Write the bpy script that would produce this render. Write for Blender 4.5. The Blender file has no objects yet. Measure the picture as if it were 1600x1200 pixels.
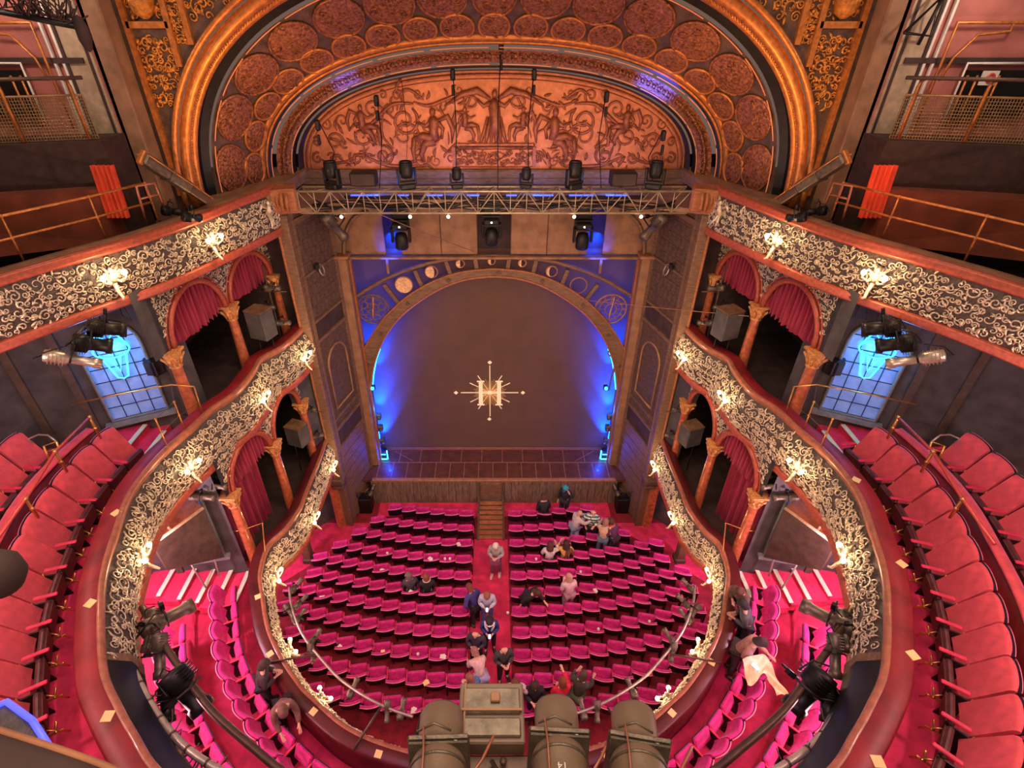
import bpy, bmesh, math, random
from math import sin, cos, pi, radians, atan2, sqrt, hypot
from mathutils import Vector, Matrix
random.seed(7)
scene = bpy.context.scene
COL = scene.collection

# ---------------------------------------------------------------- camera
FPX, PCX, PCY, PITCH, CAMZ = 850.0, 772.0, 600.0, radians(34.5), 17.2
cd = bpy.data.cameras.new('camera'); cam = bpy.data.objects.new('camera', cd); COL.objects.link(cam)
cam.location = (0, 0, CAMZ); cam.rotation_euler = (pi/2 - PITCH, 0, 0)
cd.sensor_fit = 'HORIZONTAL'; cd.sensor_width = 36; cd.lens = 36*FPX/1600
cd.shift_x = (800-PCX)/1600; cd.clip_start = 0.05; cd.clip_end = 200
scene.camera = cam

# ---------------------------------------------------------------- view, world
vs = scene.view_settings
vs.view_transform = 'Standard'; vs.look = 'None'; vs.gamma = 1; vs.use_curve_mapping = False
vs.exposure = 0.0
w = bpy.data.worlds.new('ambient_fill'); scene.world = w; w.use_nodes = True  # even ambient light added as fill for the open room
w.node_tree.nodes['Background'].inputs[0].default_value = (1.0, 0.62, 0.48, 1)
w.node_tree.nodes['Background'].inputs[1].default_value = 0.16

def light(kind, loc, power, color, size=0.1, target=None, spot=60, blend=0.6, name=None, sy=None):
    d = bpy.data.lights.new(name or kind.lower()+'_light', kind); d.energy = power; d.color = color
    if kind == 'AREA':
        d.size = size
        if sy: d.shape = 'RECTANGLE'; d.size_y = sy
    else: d.shadow_soft_size = size
    if kind == 'SPOT': d.spot_size = radians(spot); d.spot_blend = blend
    o = bpy.data.objects.new(name or kind.lower()+'_light', d); COL.objects.link(o); o.location = loc
    if target is not None:
        o.rotation_euler = (Vector(target)-Vector(loc)).to_track_quat('-Z', 'Y').to_euler()
    return o
WARM = (1.0, 0.62, 0.32); PINK = (1.0, 0.55, 0.62); BLUE = (0.0, 0.045, 1.0); AMBER = (1.0, 0.42, 0.12)
# unseen general fill added above and behind the upper circle, like house lights
light('AREA', (0, 5.5, 23.5), 900, (1.0, 0.72, 0.55), 7, (0, 7, 0), name='house_fill')
light('AREA', (0, -1.5, 21.5), 420, (1.0, 0.7, 0.55), 5, (0, 14, 9), name='house_fill')
# magenta wash on the stalls and circle seats
for sx in (-1, 1):
    light('SPOT', (sx*4.2, 2.6, 15.5), 820, (1.0, 0.22, 0.78), 0.25, (sx*2.2, 9.0, 0.6), 54, 1.0, name='seat_wash')
    light('POINT', (sx*7.6, 11.9, 2.5), 190, (1.0, 0.5, 0.8), 0.2, name='side_stalls_lamp')
    light('POINT', (sx*8.3, 7.4, 6.9), 520, (1.0, 0.6, 0.8), 0.2, name='dress_circle_lamp')
    light('POINT', (sx*6.6, 4.2, 6.9), 380, (1.0, 0.45, 0.5), 0.2, name='dress_circle_lamp')
    light('POINT', (sx*9.3, 7.2, 12.2), 300 if sx < 0 else 130, (1.0, 0.62, 0.55), 0.2, name='grand_circle_lamp')
    light('POINT', (sx*8.0, 3.6, 12.3), 420, (1.0, 0.58, 0.55), 0.2, name='grand_circle_lamp')
    light('POINT', (sx*9.2, 11.4, 17.6), 90, (1.0, 0.75, 0.62), 0.15, name='slip_lamp')

# ---------------------------------------------------------------- layout helper: sight line of a pixel met with a plane
def at(px, py, X=None, Y=None, Z=None):
    u = (px-PCX)/FPX; v = (py-PCY)/FPX
    r = Vector((u, cos(PITCH)-v*sin(PITCH), -sin(PITCH)-v*cos(PITCH)))
    if Z is not None: t = (Z-CAMZ)/r.z
    elif Y is not None: t = Y/r.y
    else: t = X/r.x
    return Vector((0, 0, CAMZ)) + r*t

# ---------------------------------------------------------------- materials
MATS = {}
def mat(name, col, rough=0.6, metal=0.0, var=0.25, scale=6.0, bump=0.0, bscale=40.0, emit=None, estr=0.0, sheen=0.0, stretch=None, kind='noise', col2=None, coat=0.0, trans=0.0):
    m = bpy.data.materials.new(name); m.use_nodes = True; nt = m.node_tree; N = nt.nodes; L = nt.links
    b = N['Principled BSDF']; b.inputs['Roughness'].default_value = rough; b.inputs['Metallic'].default_value = metal
    tc = N.new('ShaderNodeTexCoord'); mp = N.new('ShaderNodeMapping'); L.new(tc.outputs['Object'], mp.inputs[0])
    if stretch: mp.inputs['Scale'].default_value = stretch
    nz = N.new('ShaderNodeTexNoise'); nz.inputs['Scale'].default_value = scale; nz.inputs['Detail'].default_value = 5
    L.new(mp.outputs[0], nz.inputs[0])
    cr = N.new('ShaderNodeValToRGB'); L.new(nz.outputs[0], cr.inputs[0])
    c2 = col2 or tuple(c*(1-var) for c in col); c1 = tuple(min(1, c*(1+var*0.5)) for c in col)
    cr.color_ramp.elements[0].position = 0.32; cr.color_ramp.elements[1].position = 0.68
    cr.color_ramp.elements[0].color = (*c2, 1); cr.color_ramp.elements[1].color = (*c1, 1)
    L.new(cr.outputs[0], b.inputs['Base Color'])
    if bump:
        if kind == 'voronoi':
            t = N.new('ShaderNodeTexVoronoi'); t.inputs['Scale'].default_value = bscale; L.new(tc.outputs['Object'], t.inputs[0]); src = t.outputs['Distance']
        else:
            t = N.new('ShaderNodeTexNoise'); t.inputs['Scale'].default_value = bscale; t.inputs['Detail'].default_value = 6; L.new(mp.outputs[0], t.inputs[0]); src = t.outputs[0]
        bp = N.new('ShaderNodeBump'); bp.inputs['Strength'].default_value = bump; bp.inputs['Distance'].default_value = 0.03
        L.new(src, bp.inputs['Height']); L.new(bp.outputs[0], b.inputs['Normal'])
    if emit: b.inputs['Emission Color'].default_value = (*emit, 1); b.inputs['Emission Strength'].default_value = estr
    if sheen: b.inputs['Sheen Weight'].default_value = sheen; b.inputs['Sheen Tint'].default_value = (1, 0.3, 0.6, 1)
    if coat: b.inputs['Coat Weight'].default_value = coat
    if trans: b.inputs['Transmission Weight'].default_value = trans
    MATS[name] = m; return m

velvet   = mat('magenta_lit_velvet', (0.62, 0.012, 0.22), 0.75, var=0.35, scale=9, bump=0.25, bscale=120, sheen=0.5)  # red velvet with the tint of the magenta wash put into its colour
velvet_r = mat('red_velvet', (0.70, 0.075, 0.09), 0.7, var=0.25, scale=5, bump=0.2, bscale=90, sheen=0.4)
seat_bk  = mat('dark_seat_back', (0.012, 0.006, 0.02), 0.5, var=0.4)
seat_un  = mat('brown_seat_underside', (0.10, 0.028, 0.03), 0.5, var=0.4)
truss_m  = mat('truss_metal', (0.42, 0.34, 0.22), 0.4, 0.4)
piping   = mat('pink_piping', (0.85, 0.22, 0.35), 0.5)
armpad   = mat('red_arm_pad', (0.75, 0.03, 0.10), 0.6)
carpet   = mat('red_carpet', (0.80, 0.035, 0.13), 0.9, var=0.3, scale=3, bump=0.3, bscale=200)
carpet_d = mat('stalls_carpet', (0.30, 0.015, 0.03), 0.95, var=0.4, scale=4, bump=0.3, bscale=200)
ledge_m  = mat('maroon_ledge', (0.27, 0.015, 0.02), 0.5, var=0.4, scale=2.5)
ledge_d  = mat('dark_maroon_ledge', (0.095, 0.010, 0.012), 0.4, var=0.4, scale=2.5)
rimwood  = mat('rim_wood', (0.38, 0.13, 0.07), 0.4, var=0.3, scale=8, coat=0.2)
cornice  = mat('red_gold_cornice', (0.46, 0.10, 0.055), 0.35, 0.15, var=0.3, scale=14)
fascia_m = mat('fascia_ground', (0.11, 0.085, 0.07), 0.55, 0.2, var=0.4, scale=20, bump=0.4, bscale=60)
relief   = mat('silver_gilt_relief', (0.78, 0.66, 0.47), 0.36, 0.45, var=0.35, scale=25)
relief_g = mat('gilt_relief', (0.62, 0.25, 0.045), 0.4, 0.4, var=0.5, scale=12, bump=0.5, bscale=50)
gold_m   = mat('gold_moulding', (0.56, 0.20, 0.045), 0.38, 0.45, var=0.35, scale=10)
copper   = mat('tympanum_copper', (0.62, 0.20, 0.07), 0.5, 0.15, var=0.25, scale=6, bump=0.35, bscale=25)
copper_d = mat('tympanum_relief', (0.33, 0.095, 0.035), 0.42, 0.3, var=0.4, scale=10, bump=0.3, bscale=50)
vault_m  = mat('vault_ground', (0.10, 0.055, 0.035), 0.6, var=0.5, scale=4, bump=0.3, bscale=30)
medal_m  = mat('medallion_relief', (0.36, 0.13, 0.05), 0.4, 0.4, var=0.7, scale=16, bump=1.0, bscale=18)
wood_d   = mat('dark_timber', (0.13, 0.075, 0.045), 0.6, var=0.5, scale=5, bump=0.4, bscale=30, stretch=(1, 1, 6))
wood_m   = mat('brown_timber', (0.21, 0.115, 0.062), 0.55, var=0.4, scale=5, bump=0.4, bscale=30, stretch=(1, 1, 5))
wood_o   = mat('orange_timber', (0.42, 0.15, 0.05), 0.5, var=0.35, scale=6, bump=0.3, bscale=30, stretch=(1, 1, 5))
plaster  = mat('brown_plaster', (0.30, 0.16, 0.085), 0.75, var=0.3, scale=3, bump=0.2, bscale=20)
plaster_p= mat('pink_plaster', (0.48, 0.16, 0.13), 0.7, var=0.25, scale=2, bump=0.1, bscale=20)
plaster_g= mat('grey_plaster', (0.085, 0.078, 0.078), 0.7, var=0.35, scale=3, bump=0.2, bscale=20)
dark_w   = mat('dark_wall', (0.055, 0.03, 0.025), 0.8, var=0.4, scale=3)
black    = mat('black_metal', (0.018, 0.017, 0.016), 0.45, 0.5, var=0.3)
gunmetal = mat('lantern_metal', (0.17, 0.14, 0.10), 0.42, 0.6, var=0.4, scale=12, bump=0.15, bscale=60)
pipe_m   = mat('grey_pipe', (0.55, 0.50, 0.40), 0.35, 0.7, var=0.2)
pipe_d   = mat('dark_pipe', (0.10, 0.06, 0.04), 0.45, 0.5)
brass    = mat('brass', (0.78, 0.40, 0.12), 0.28, 0.85, var=0.2)
pinkrail = mat('red_rail', (0.62, 0.09, 0.07), 0.4, 0.2)
cream    = mat('cream_label', (0.86, 0.66, 0.28), 0.6, var=0.08)
whitep   = mat('white_paint', (0.75, 0.72, 0.62), 0.5, var=0.12)
gauze    = mat('dark_brown_gauze', (0.125, 0.068, 0.042), 0.85, var=0.12, scale=1.5, bump=0.1, bscale=200)
curtain_m= mat('crimson_curtain', (0.33, 0.018, 0.05), 0.7, var=0.3, scale=8, sheen=0.4, stretch=(1, 1, 0.3))
column_m = mat('red_marble_column', (0.55, 0.15, 0.06), 0.3, var=0.45, scale=7, coat=0.5)
capital_m= mat('gilt_capital', (0.80, 0.38, 0.13), 0.42, 0.3, var=0.4, scale=20, bump=0.6, bscale=40)
winframe = mat('window_frame_paint', (0.24, 0.25, 0.26), 0.5, var=0.2)
wallrib  = mat('wall_rib', (0.11, 0.075, 0.055), 0.6, var=0.3)
glass_b  = mat('leaded_glass', (0.35, 0.48, 0.72), 0.15, var=0.3, scale=3, bump=0.2, bscale=15, emit=(0.05, 0.16, 0.6), estr=0.45)
lead     = mat('window_lead', (0.02, 0.02, 0.03), 0.5)
neon     = mat('cyan_light_figure', (0.1, 0.6, 0.9), 0.4, emit=(0.02, 0.45, 1.0), estr=6)
bulb_m   = mat('lit_bulb', (1, 0.9, 0.7), 0.4, emit=(1.0, 0.72, 0.40), estr=32)
bulbw    = mat('small_white_lamp', (1, 1, 1), 0.4, emit=(1.0, 0.85, 0.7), estr=8)
strip_m  = mat('warm_light_strip', (0.5, 0.16, 0.07), 0.4, emit=(1.0, 0.25, 0.08), estr=0.4)
blue_em  = mat('blue_light_strip', (0.1, 0.2, 1), 0.4, emit=(0.04, 0.07, 1.0), estr=3)
lens_m   = mat('lens_glass', (0.25, 0.3, 0.4), 0.08, 0.2, var=0.1)
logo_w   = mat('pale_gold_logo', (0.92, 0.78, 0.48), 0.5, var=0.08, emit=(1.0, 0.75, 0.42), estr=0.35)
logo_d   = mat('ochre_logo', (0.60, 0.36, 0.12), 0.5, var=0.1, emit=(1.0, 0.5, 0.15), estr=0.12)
stage_m  = mat('stage_boards', (0.13, 0.045, 0.022), 0.4, var=0.35, scale=3, bump=0.1, bscale=30, coat=0.2)
seam_m   = mat('pale_seam', (0.36, 0.16, 0.075), 0.5)
hood_m   = mat('lantern_hood', (0.185, 0.125, 0.078), 0.5, 0.1, var=0.12, scale=4, bump=0.08, bscale=60)
mesh_m   = mat('gilt_mesh', (0.42, 0.28, 0.12), 0.4, 0.5)
nosing   = mat('pale_step_nosing', (0.80, 0.86, 0.66), 0.4, var=0.1)

# ---------------------------------------------------------------- mesh builder
class MB:
    def __init__(s): s.v = []; s.f = []; s.smooth = []
    def add(s, vs, fs, smooth=False):
        n = len(s.v); s.v += [tuple(v) for v in vs]
        for f in fs: s.f.append([i+n for i in f]); s.smooth.append(smooth)
    def box(s, c, sz, rz=0, M=None, bev=0.0):
        hx, hy, hz = sz[0]/2, sz[1]/2, sz[2]/2
        if bev:
            b = min(bev, hx*0.9, hy*0.9, hz*0.9); vs = []
            for z, k in ((-hz, b), (-hz+b, 0), (hz-b, 0), (hz, b)):
                for x, y in ((-hx+k, -hy+b*1), (-hx+b, -hy+k), (hx-b, -hy+k), (hx-k, -hy+b), (hx-k, hy-b), (hx-b, hy-k), (-hx+b, hy-k), (-hx+k, hy-b)):
                    vs.append(Vector((x, y, z)))
            fs = [[r*8+i, r*8+(i+1) % 8, (r+1)*8+(i+1) % 8, (r+1)*8+i] for r in range(3) for i in range(8)]
            fs += [list(range(7, -1, -1)), list(range(24, 32))]
        else:
            vs = [Vector((x, y, z)) for z in (-hz, hz) for x, y in ((-hx, -hy), (hx, -hy), (hx, hy), (-hx, hy))]
            fs = [[3, 2, 1, 0], [4, 5, 6, 7], [0, 1, 5, 4], [1, 2, 6, 5], [2, 3, 7, 6], [3, 0, 4, 7]]
        R = M if M is not None else Matrix.Rotation(rz, 3, 'Z')
        s.add([R @ v + Vector(c) for v in vs], fs)
        return s
    def hexa(s, b, t):           # bottom 4 + top 4 points
        s.add(list(b)+list(t), [[3, 2, 1, 0], [4, 5, 6, 7], [0, 1, 5, 4], [1, 2, 6, 5], [2, 3, 7, 6], [3, 0, 4, 7]]); return s
    def tube(s, path, r, n=6, closed=False, caps=True, up=None, flat=1.0):
        P = [Vector(p) for p in path]; m = len(P)
        if m < 2: return s
        vs = []; prev = None
        for i, p in enumerate(P):
            a = P[(i-1) % m] if (closed or i > 0) else p; b = P[(i+1) % m] if (closed or i < m-1) else p
            t = (b-a); t = t.normalized() if t.length > 1e-9 else Vector((0, 0, 1))
            if prev is None:
                h = Vector(up) if up is not None else (Vector((0, 0, 1)) if abs(t.z) < 0.9 else Vector((1, 0, 0)))
                e1 = (h - t*h.dot(t)).normalized()
            else:
                e1 = (prev - t*prev.dot(t)); e1 = e1.normalized() if e1.length > 1e-6 else prev
            e2 = t.cross(e1); prev = e1
            rr = r[i] if isinstance(r, (list, tuple)) else r
            for k in range(n):
                a_ = 2*pi*k/n; vs.append(p + e1*(cos(a_)*rr) + e2*(sin(a_)*rr*flat))
        fs = []
        for i in range(m if closed else m-1):
            for k in range(n):
                j = (i+1) % m; fs.append([i*n+k, i*n+(k+1) % n, j*n+(k+1) % n, j*n+k])
        if caps and not closed: fs += [list(range(n-1, -1, -1)), [(m-1)*n+k for k in range(n)]]
        s.add(vs, fs, True); return s
    def lathe(s, prof, n=16, c=(0, 0, 0), M=None, a0=0, a1=2*pi):
        full = abs(a1-a0-2*pi) < 1e-6; k = n if full else n+1; vs = []
        for r, z in prof:
            for i in range(k):
                a = a0+(a1-a0)*i/n; v = Vector((r*cos(a), r*sin(a), z)); vs.append((M @ v if M is not None else v)+Vector(c))
        fs = []
        for j in range(len(prof)-1):
            for i in range(n):
                i2 = (i+1) % k; fs.append([j*k+i, j*k+i2, (j+1)*k+i2, (j+1)*k+i])
        s.add(vs, fs, True); return s
    def ell(s, c, r, M=None, n=8, m=5):
        prof = [(max(1e-4, sin(pi*i/m)), -cos(pi*i/m)) for i in range(m+1)]
        vs = []; 
        for pr, pz in prof:
            for i in range(n):
                a = 2*pi*i/n; v = Vector((pr*cos(a)*r[0], pr*sin(a)*r[1], pz*r[2])); vs.append((M @ v if M is not None else v)+Vector(c))
        fs = [[j*n+i, j*n+(i+1) % n, (j+1)*n+(i+1) % n, (j+1)*n+i] for j in range(m) for i in range(n)]
        s.add(vs, fs, True); return s
    def grid(s, rows, smooth=True, closed=False):
        n = len(rows[0]); vs = [p for r in rows for p in r]; fs = []
        for j in range(len(rows)-1):
            for i in range(n if closed else n-1):
                i2 = (i+1) % n; fs.append([j*n+i, j*n+i2, (j+1)*n+i2, (j+1)*n+i])
        s.add(vs, fs, smooth); return s
    def poly(s, pts): s.add(pts, [list(range(len(pts)))]); return s
    def prism(s, pts, d):        # closed outline extruded by vector d
        n = len(pts); P = [Vector(p) for p in pts]; Q = [p+Vector(d) for p in P]
        s.add(P+Q, [list(range(n-1, -1, -1)), list(range(n, 2*n))]+[[i, (i+1) % n, n+(i+1) % n, n+i] for i in range(n)]); return s
    def build(s, name, m, parent=None, world=True, mods=None):
        o0 = Vector(parent['_org']) if (parent is not None and world and '_org' in parent) else Vector((0, 0, 0))
        me = bpy.data.meshes.new(name); me.from_pydata([Vector(v)-o0 for v in s.v], [], s.f)
        me.polygons.foreach_set('use_smooth', s.smooth); me.materials.append(m); me.update()
        bm = bmesh.new(); bm.from_mesh(me); bmesh.ops.recalc_face_normals(bm, faces=bm.faces); bm.to_mesh(me); bm.free()
        o = bpy.data.objects.new(name, me); COL.objects.link(o)
        if parent is not None:
            o.parent = parent
            if world: o['_org'] = tuple(o0)
        return o

def tag(o, label=None, cat=None, group=None, kind=None):
    if label: o['label'] = label
    if cat: o['category'] = cat
    if group: o['group'] = group
    if kind: o['kind'] = kind
    return o
def thing(name, label, cat, loc=(0, 0, 0), rz=0, group=None, M=None):
    o = bpy.data.objects.new(name, None); o.empty_display_size = 0.1; COL.objects.link(o); o.location = loc
    if M is not None: o.rotation_euler = M.to_euler()
    else: o.rotation_euler = (0, 0, rz)
    o['_org'] = tuple(loc)
    return tag(o, label, cat, group)
def struct(name, mb, m, label=None, cat=None):
    o = mb.build(name, m); o['kind'] = 'structure'
    if label: tag(o, label, cat)
    return o
def sgrp(name, label, cat):
    o = thing(name, label, cat); o['kind'] = 'structure'; return o
KIDS = {}
def dup(root, loc, rz=0, label=None, group=None, M=None):
    r = root.copy(); COL.objects.link(r); r.location = loc
    if M is not None: r.rotation_euler = M.to_euler()
    else: r.rotation_euler = (0, 0, rz)
    if label: r['label'] = label
    if group: r['group'] = group
    if root.name not in KIDS:
        KIDS[root.name] = [(c, list(c.children)) for c in root.children]
    for ch, gs in KIDS[root.name]:
        c = ch.copy(); COL.objects.link(c); c.parent = r
        for g in gs:
            d = g.copy(); COL.objects.link(d); d.parent = c
    return r
ORD = ['first', 'second', 'third', 'fourth', 'fifth', 'sixth', 'seventh', 'eighth', 'ninth', 'tenth', 'eleventh', 'twelfth', 'thirteenth', 'fourteenth', 'fifteenth', 'sixteenth', 'seventeenth', 'eighteenth', 'nineteenth', 'twentieth']
SIDE = {-1: 'left', 1: 'right'}

# ---------------------------------------------------------------- plan curves
def cat_rom(P, n=8):
    out = []; P = [Vector(p) for p in P]
    for i in range(len(P)-1):
        p0 = P[max(0, i-1)]; p1 = P[i]; p2 = P[i+1]; p3 = P[min(len(P)-1, i+2)]
        for k in range(n):
            t = k/n; out.append(0.5*((2*p1)+(p2-p0)*t+(2*p0-5*p1+4*p2-p3)*t*t+(3*p1-p0-3*p2+p3)*t**3))
    out.append(P[-1]); return out
class Curve:
    def __init__(s, pts, n=8, step=0.12):
        C = cat_rom([(x, y) for x, y in pts], n); s.L = [0]
        for a, b in zip(C, C[1:]): s.L.append(s.L[-1]+(b-a).length)
        s.C = C; s.len = s.L[-1]
    def pos(s, d):
        d = max(0, min(s.len, d)); import bisect
        i = min(len(s.C)-2, max(0, bisect.bisect_right(s.L, d)-1)); t = (d-s.L[i])/max(1e-9, s.L[i+1]-s.L[i])
        return s.C[i].lerp(s.C[i+1], t)
    def tan(s, d, e=0.15):
        a = s.pos(d-e); b = s.pos(d+e); return (b-a).normalized()
    def out(s, d, e=0.15): t = s.tan(d, e); return Vector((t.y, -t.x))
    def at(s, d, off=0, z=0):
        p = s.pos(d)+s.out(d)*off; return Vector((p.x, p.y, z))
    def near(s, x, y):
        best = min(range(401), key=lambda i: (s.pos(s.len*i/400)-Vector((x, y))).length); return s.len*best/400
def sweep(mb, cv, prof, d0=0, d1=None, step=0.2, closed=False):
    d1 = cv.len if d1 is None else d1; n = max(2, int((d1-d0)/step)); rows = []
    for i in range(n+1):
        d = d0+(d1-d0)*i/n; rows.append([cv.at(d, o, z) for o, z in prof]+([cv.at(d, *prof[0])] if closed else []))
    mb.grid(rows); return mb
def mirror_curve(half): return Curve([(-x, y) for x, y in half]+[(x, y) for x, y in reversed(half[:-1])])
T1 = mirror_curve([(x+0.05*min(1, x/4), y-0.04*(1-min(1, x/4))) for x, y in [(5.93, 15.0), (5.88, 13.9), (5.9, 12.4), (5.9, 11.6), (6.08, 10.8), (6.38, 10.2), (6.3, 9.3), (6.0, 8.6), (5.55, 7.7), (5.0, 6.97), (4.35, 6.3), (3.9, 5.95), (3.15, 5.45), (2.3, 5.12), (1.2, 4.88), (0, 4.8)]])
T2 = mirror_curve([(x+(0.12 if y < 9.5 else 0.03)*min(1, x/3), y-(0.06 if y < 5 else 0)) for x, y in [(5.85, 15.0), (6.13, 13.77), (6.54, 13.06), (6.52, 12.5), (6.6, 11.44), (6.93, 10.67), (7.1, 9.93), (7.25, 9.0), (7.27, 7.87), (7.0, 6.88), (6.7, 6.0), (6.3, 5.23), (5.7, 4.35), (5.2, 3.84), (4.75, 3.45), (4.2, 3.02), (3.0, 2.4), (1.5, 2.05), (0, 1.95)]])
T3h = [(5.95, 15.0), (6.0, 14.5), (6.55, 12.95), (7.0, 11.75), (7.5, 10.8), (7.95, 10.15), (8.4, 9.46), (8.75, 8.9), (9.2, 8.0), (9.5, 7.0)]
T3 = {-1: Curve([(-x, y) for x, y in T3h]), 1: Curve([(x, y) for x, y in reversed(T3h)])}
Z1, Z2, Z3 = 4.6, 9.1, 13.3          # tops of the three parapets
F1, F2, F3 = 3.6, 8.15, 12.5         # floors of the three tiers
# ================================================================ ornament helpers
def spiral(mb, F, s0, h0, R, turns, a0, dr, r0, n=4, seg=14, off=0.0):
    pts = []; rad = []
    for i in range(seg+1):
        t = i/seg; a = a0+dr*turns*2*pi*t; rho = R*(1-0.85*t)
        pts.append(F(s0+rho*cos(a), h0+rho*sin(a), off+0.012+0.02*t)); rad.append(r0*(1-0.45*t)*(0.6 if i == 0 else 1))
    mb.tube(pts, rad, n)
def leaf(mb, F, s0, h0, L, a, wdt, bend=0.6, n=4, off=0.0):
    pts = []; rad = []
    for i in range(6):
        t = i/5; aa = a+bend*t; 
        s0 += L/5*cos(aa) if i else 0; h0 += L/5*sin(aa) if i else 0
        pts.append(F(s0, h0, off+0.012+0.03*sin(pi*t))); rad.append(max(0.003, wdt*sin(pi*(0.12+0.82*t))))
    mb.tube(pts, rad, n)
def scroll_field(mb, F, s0, s1, h0, h1, cell, r0, rnd, leaves=4, mask=None, off=0.0):
    n = max(1, int((s1-s0)/cell)); Hh = h1-h0
    for i in range(n):
        sc = s0+(i+0.5)*(s1-s0)/n; dr = 1 if i % 2 else -1; c = (s1-s0)/n
        for q, (ds, fh, k) in enumerate(((0, 0.5+0.12*dr, 0.36), (c*0.30, 0.22, 0.22), (-c*0.30, 0.80, 0.22), (c*0.42, 0.72, 0.20), (-c*0.42, 0.25, 0.2))):
            s_, h_ = sc+ds, h0+fh*Hh
            if mask and not mask(s_, h_): continue
            R = k*min(c, Hh)*rnd.uniform(0.85, 1.2)
            spiral(mb, F, s_, h_, R, rnd.uniform(1.1, 1.6), rnd.uniform(0, 6.28), dr*(1 if q % 2 else -1), r0*rnd.uniform(0.8, 1.25), off=off)
        for q in range(leaves):
            s_, h_ = sc+rnd.uniform(-0.5, 0.5)*c, h0+rnd.uniform(0.12, 0.88)*Hh
            if mask and not mask(s_, h_): continue
            leaf(mb, F, s_, h_, rnd.uniform(0.25, 0.5)*min(c, Hh), rnd.uniform(0, 6.28), r0*rnd.uniform(0.9, 1.5), rnd.uniform(-1.5, 1.5), off=off)
def panelF(o, u, v, nrm):
    o, u, v, nrm = Vector(o), Vector(u), Vector(v), Vector(nrm)
    return lambda s_, h_, k=0.0: o+u*s_+v*h_+nrm*k
def arc_pts(cx, cz, r, a0, a1, n, y): return [Vector((cx+r*cos(a0+(a1-a0)*i/n), y, cz+r*sin(a0+(a1-a0)*i/n))) for i in range(n+1)]

# ================================================================ stalls floor, stage, walls of the house
RAKE = 0.093
def stall_z(y): return max(0.0, (15.45-y)*RAKE)
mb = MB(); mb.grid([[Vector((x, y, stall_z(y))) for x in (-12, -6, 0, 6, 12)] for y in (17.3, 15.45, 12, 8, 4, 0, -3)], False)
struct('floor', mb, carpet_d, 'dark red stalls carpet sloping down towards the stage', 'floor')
# central aisle in brighter carpet; side gangways painted bright for the pink lamplight
mb = MB()
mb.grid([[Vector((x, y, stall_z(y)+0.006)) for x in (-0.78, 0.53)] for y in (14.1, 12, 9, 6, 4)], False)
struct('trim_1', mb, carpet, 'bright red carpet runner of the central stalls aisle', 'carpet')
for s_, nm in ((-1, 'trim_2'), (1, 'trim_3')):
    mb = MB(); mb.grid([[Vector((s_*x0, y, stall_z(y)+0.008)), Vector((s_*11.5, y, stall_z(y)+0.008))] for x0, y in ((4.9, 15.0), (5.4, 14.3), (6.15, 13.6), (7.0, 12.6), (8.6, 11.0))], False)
    struct(nm, mb, carpet, 'carpeted gangway coloured bright as lit pink at the %s side of the stalls' % SIDE[s_], 'carpet')
mb = MB(); mb.box((0, 15.75, 0.012), (9.6, 0.75, 0.02)); struct('trim_4', mb, carpet, 'red carpet strip along the foot of the stage front', 'carpet')
SZ, SY = 1.33, 16.15
mb = MB(); mb.box((0, 18.9, SZ-0.06), (13, 5.5, 0.12)); struct('stage_floor', mb, stage_m, 'dark wooden stage floor of square boards', 'floor')
mb = MB()
mb.box((0, SY+0.035, SZ-0.03), (10.0, 0.16, 0.11), bev=0.02)
mb.box((0, 17.19, SZ+0.004), (10, 0.03, 0.008)); mb.box((0, 18.02, SZ+0.004), (10.4, 0.035, 0.012))
for i in range(-8, 9): mb.box((i*0.6-0.05, 16.7, SZ+0.004), (0.028, 0.95, 0.008))
for i in range(-6, 7): mb.box((i*0.88+0.35, 17.6, SZ+0.004), (0.028, 0.8, 0.008))
for s_ in (-1, 1): mb.box((s_*3.9, 17.6, SZ+0.004), (0.02, 1.1, 0.008), rz=s_*-0.95)
struct('trim_5', mb, seam_m, 'pale brown nosing and seams of the stage boards', 'stage trim')
mb = MB()
for i in range(-17, 18): mb.box((i*0.29, SY, 0.63), (0.28, 0.06, 1.27), bev=0.006)
struct('wall_stage_front', mb, mat('stage_front_boards', (0.20, 0.145, 0.095), 0.6, var=0.5, scale=4, bump=0.3, stretch=(6, 1, 0.8)), 'vertical dark timber boarding below the stage edge', 'wall')
# wooden steps from the stalls aisle to the stage front
st = thing('stage_steps', 'narrow brown wooden steps leading from the central aisle to the stage', 'steps', (-0.13, 15.2, 0.0))
for i in range(8):
    y = 14.22+i*0.225; mb = MB(); mb.box((-0.13, y, 0.10+i*0.035), (1.02, 0.165, 0.06), bev=0.012); mb.build('tread', wood_o, st)
mb = MB(); mb.hexa([(-0.6, 14.1, 0.0), (0.34, 14.1, 0.0), (0.34, 16.05, 0.0), (-0.6, 16.05, 0.0)], [(-0.6, 14.1, 0.09), (0.34, 14.1, 0.09), (0.34, 16.05, 0.34), (-0.6, 16.05, 0.34)]); mb.build('base', wood_d, st)
for s_ in (-1, 1):
    mb = MB(); mb.hexa([(-0.13+s_*0.50-0.04, 14.05, 0.0), (-0.13+s_*0.50+0.04, 14.05, 0.0), (-0.13+s_*0.50+0.04, 16.08, 0.0), (-0.13+s_*0.50-0.04, 16.08, 0.0)],
            [(-0.13+s_*0.50-0.04, 14.05, 0.2), (-0.13+s_*0.50+0.04, 14.05, 0.2), (-0.13+s_*0.50+0.04, 16.08, 0.5), (-0.13+s_*0.50-0.04, 16.08, 0.5)]); mb.build('side_board', wood_d, st)
mb = MB(); mb.box((-0.13, 16.09, 0.70), (0.9, 0.05, 1.0), bev=0.01); mb.build('gate_panel', wood_m, st)
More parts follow.
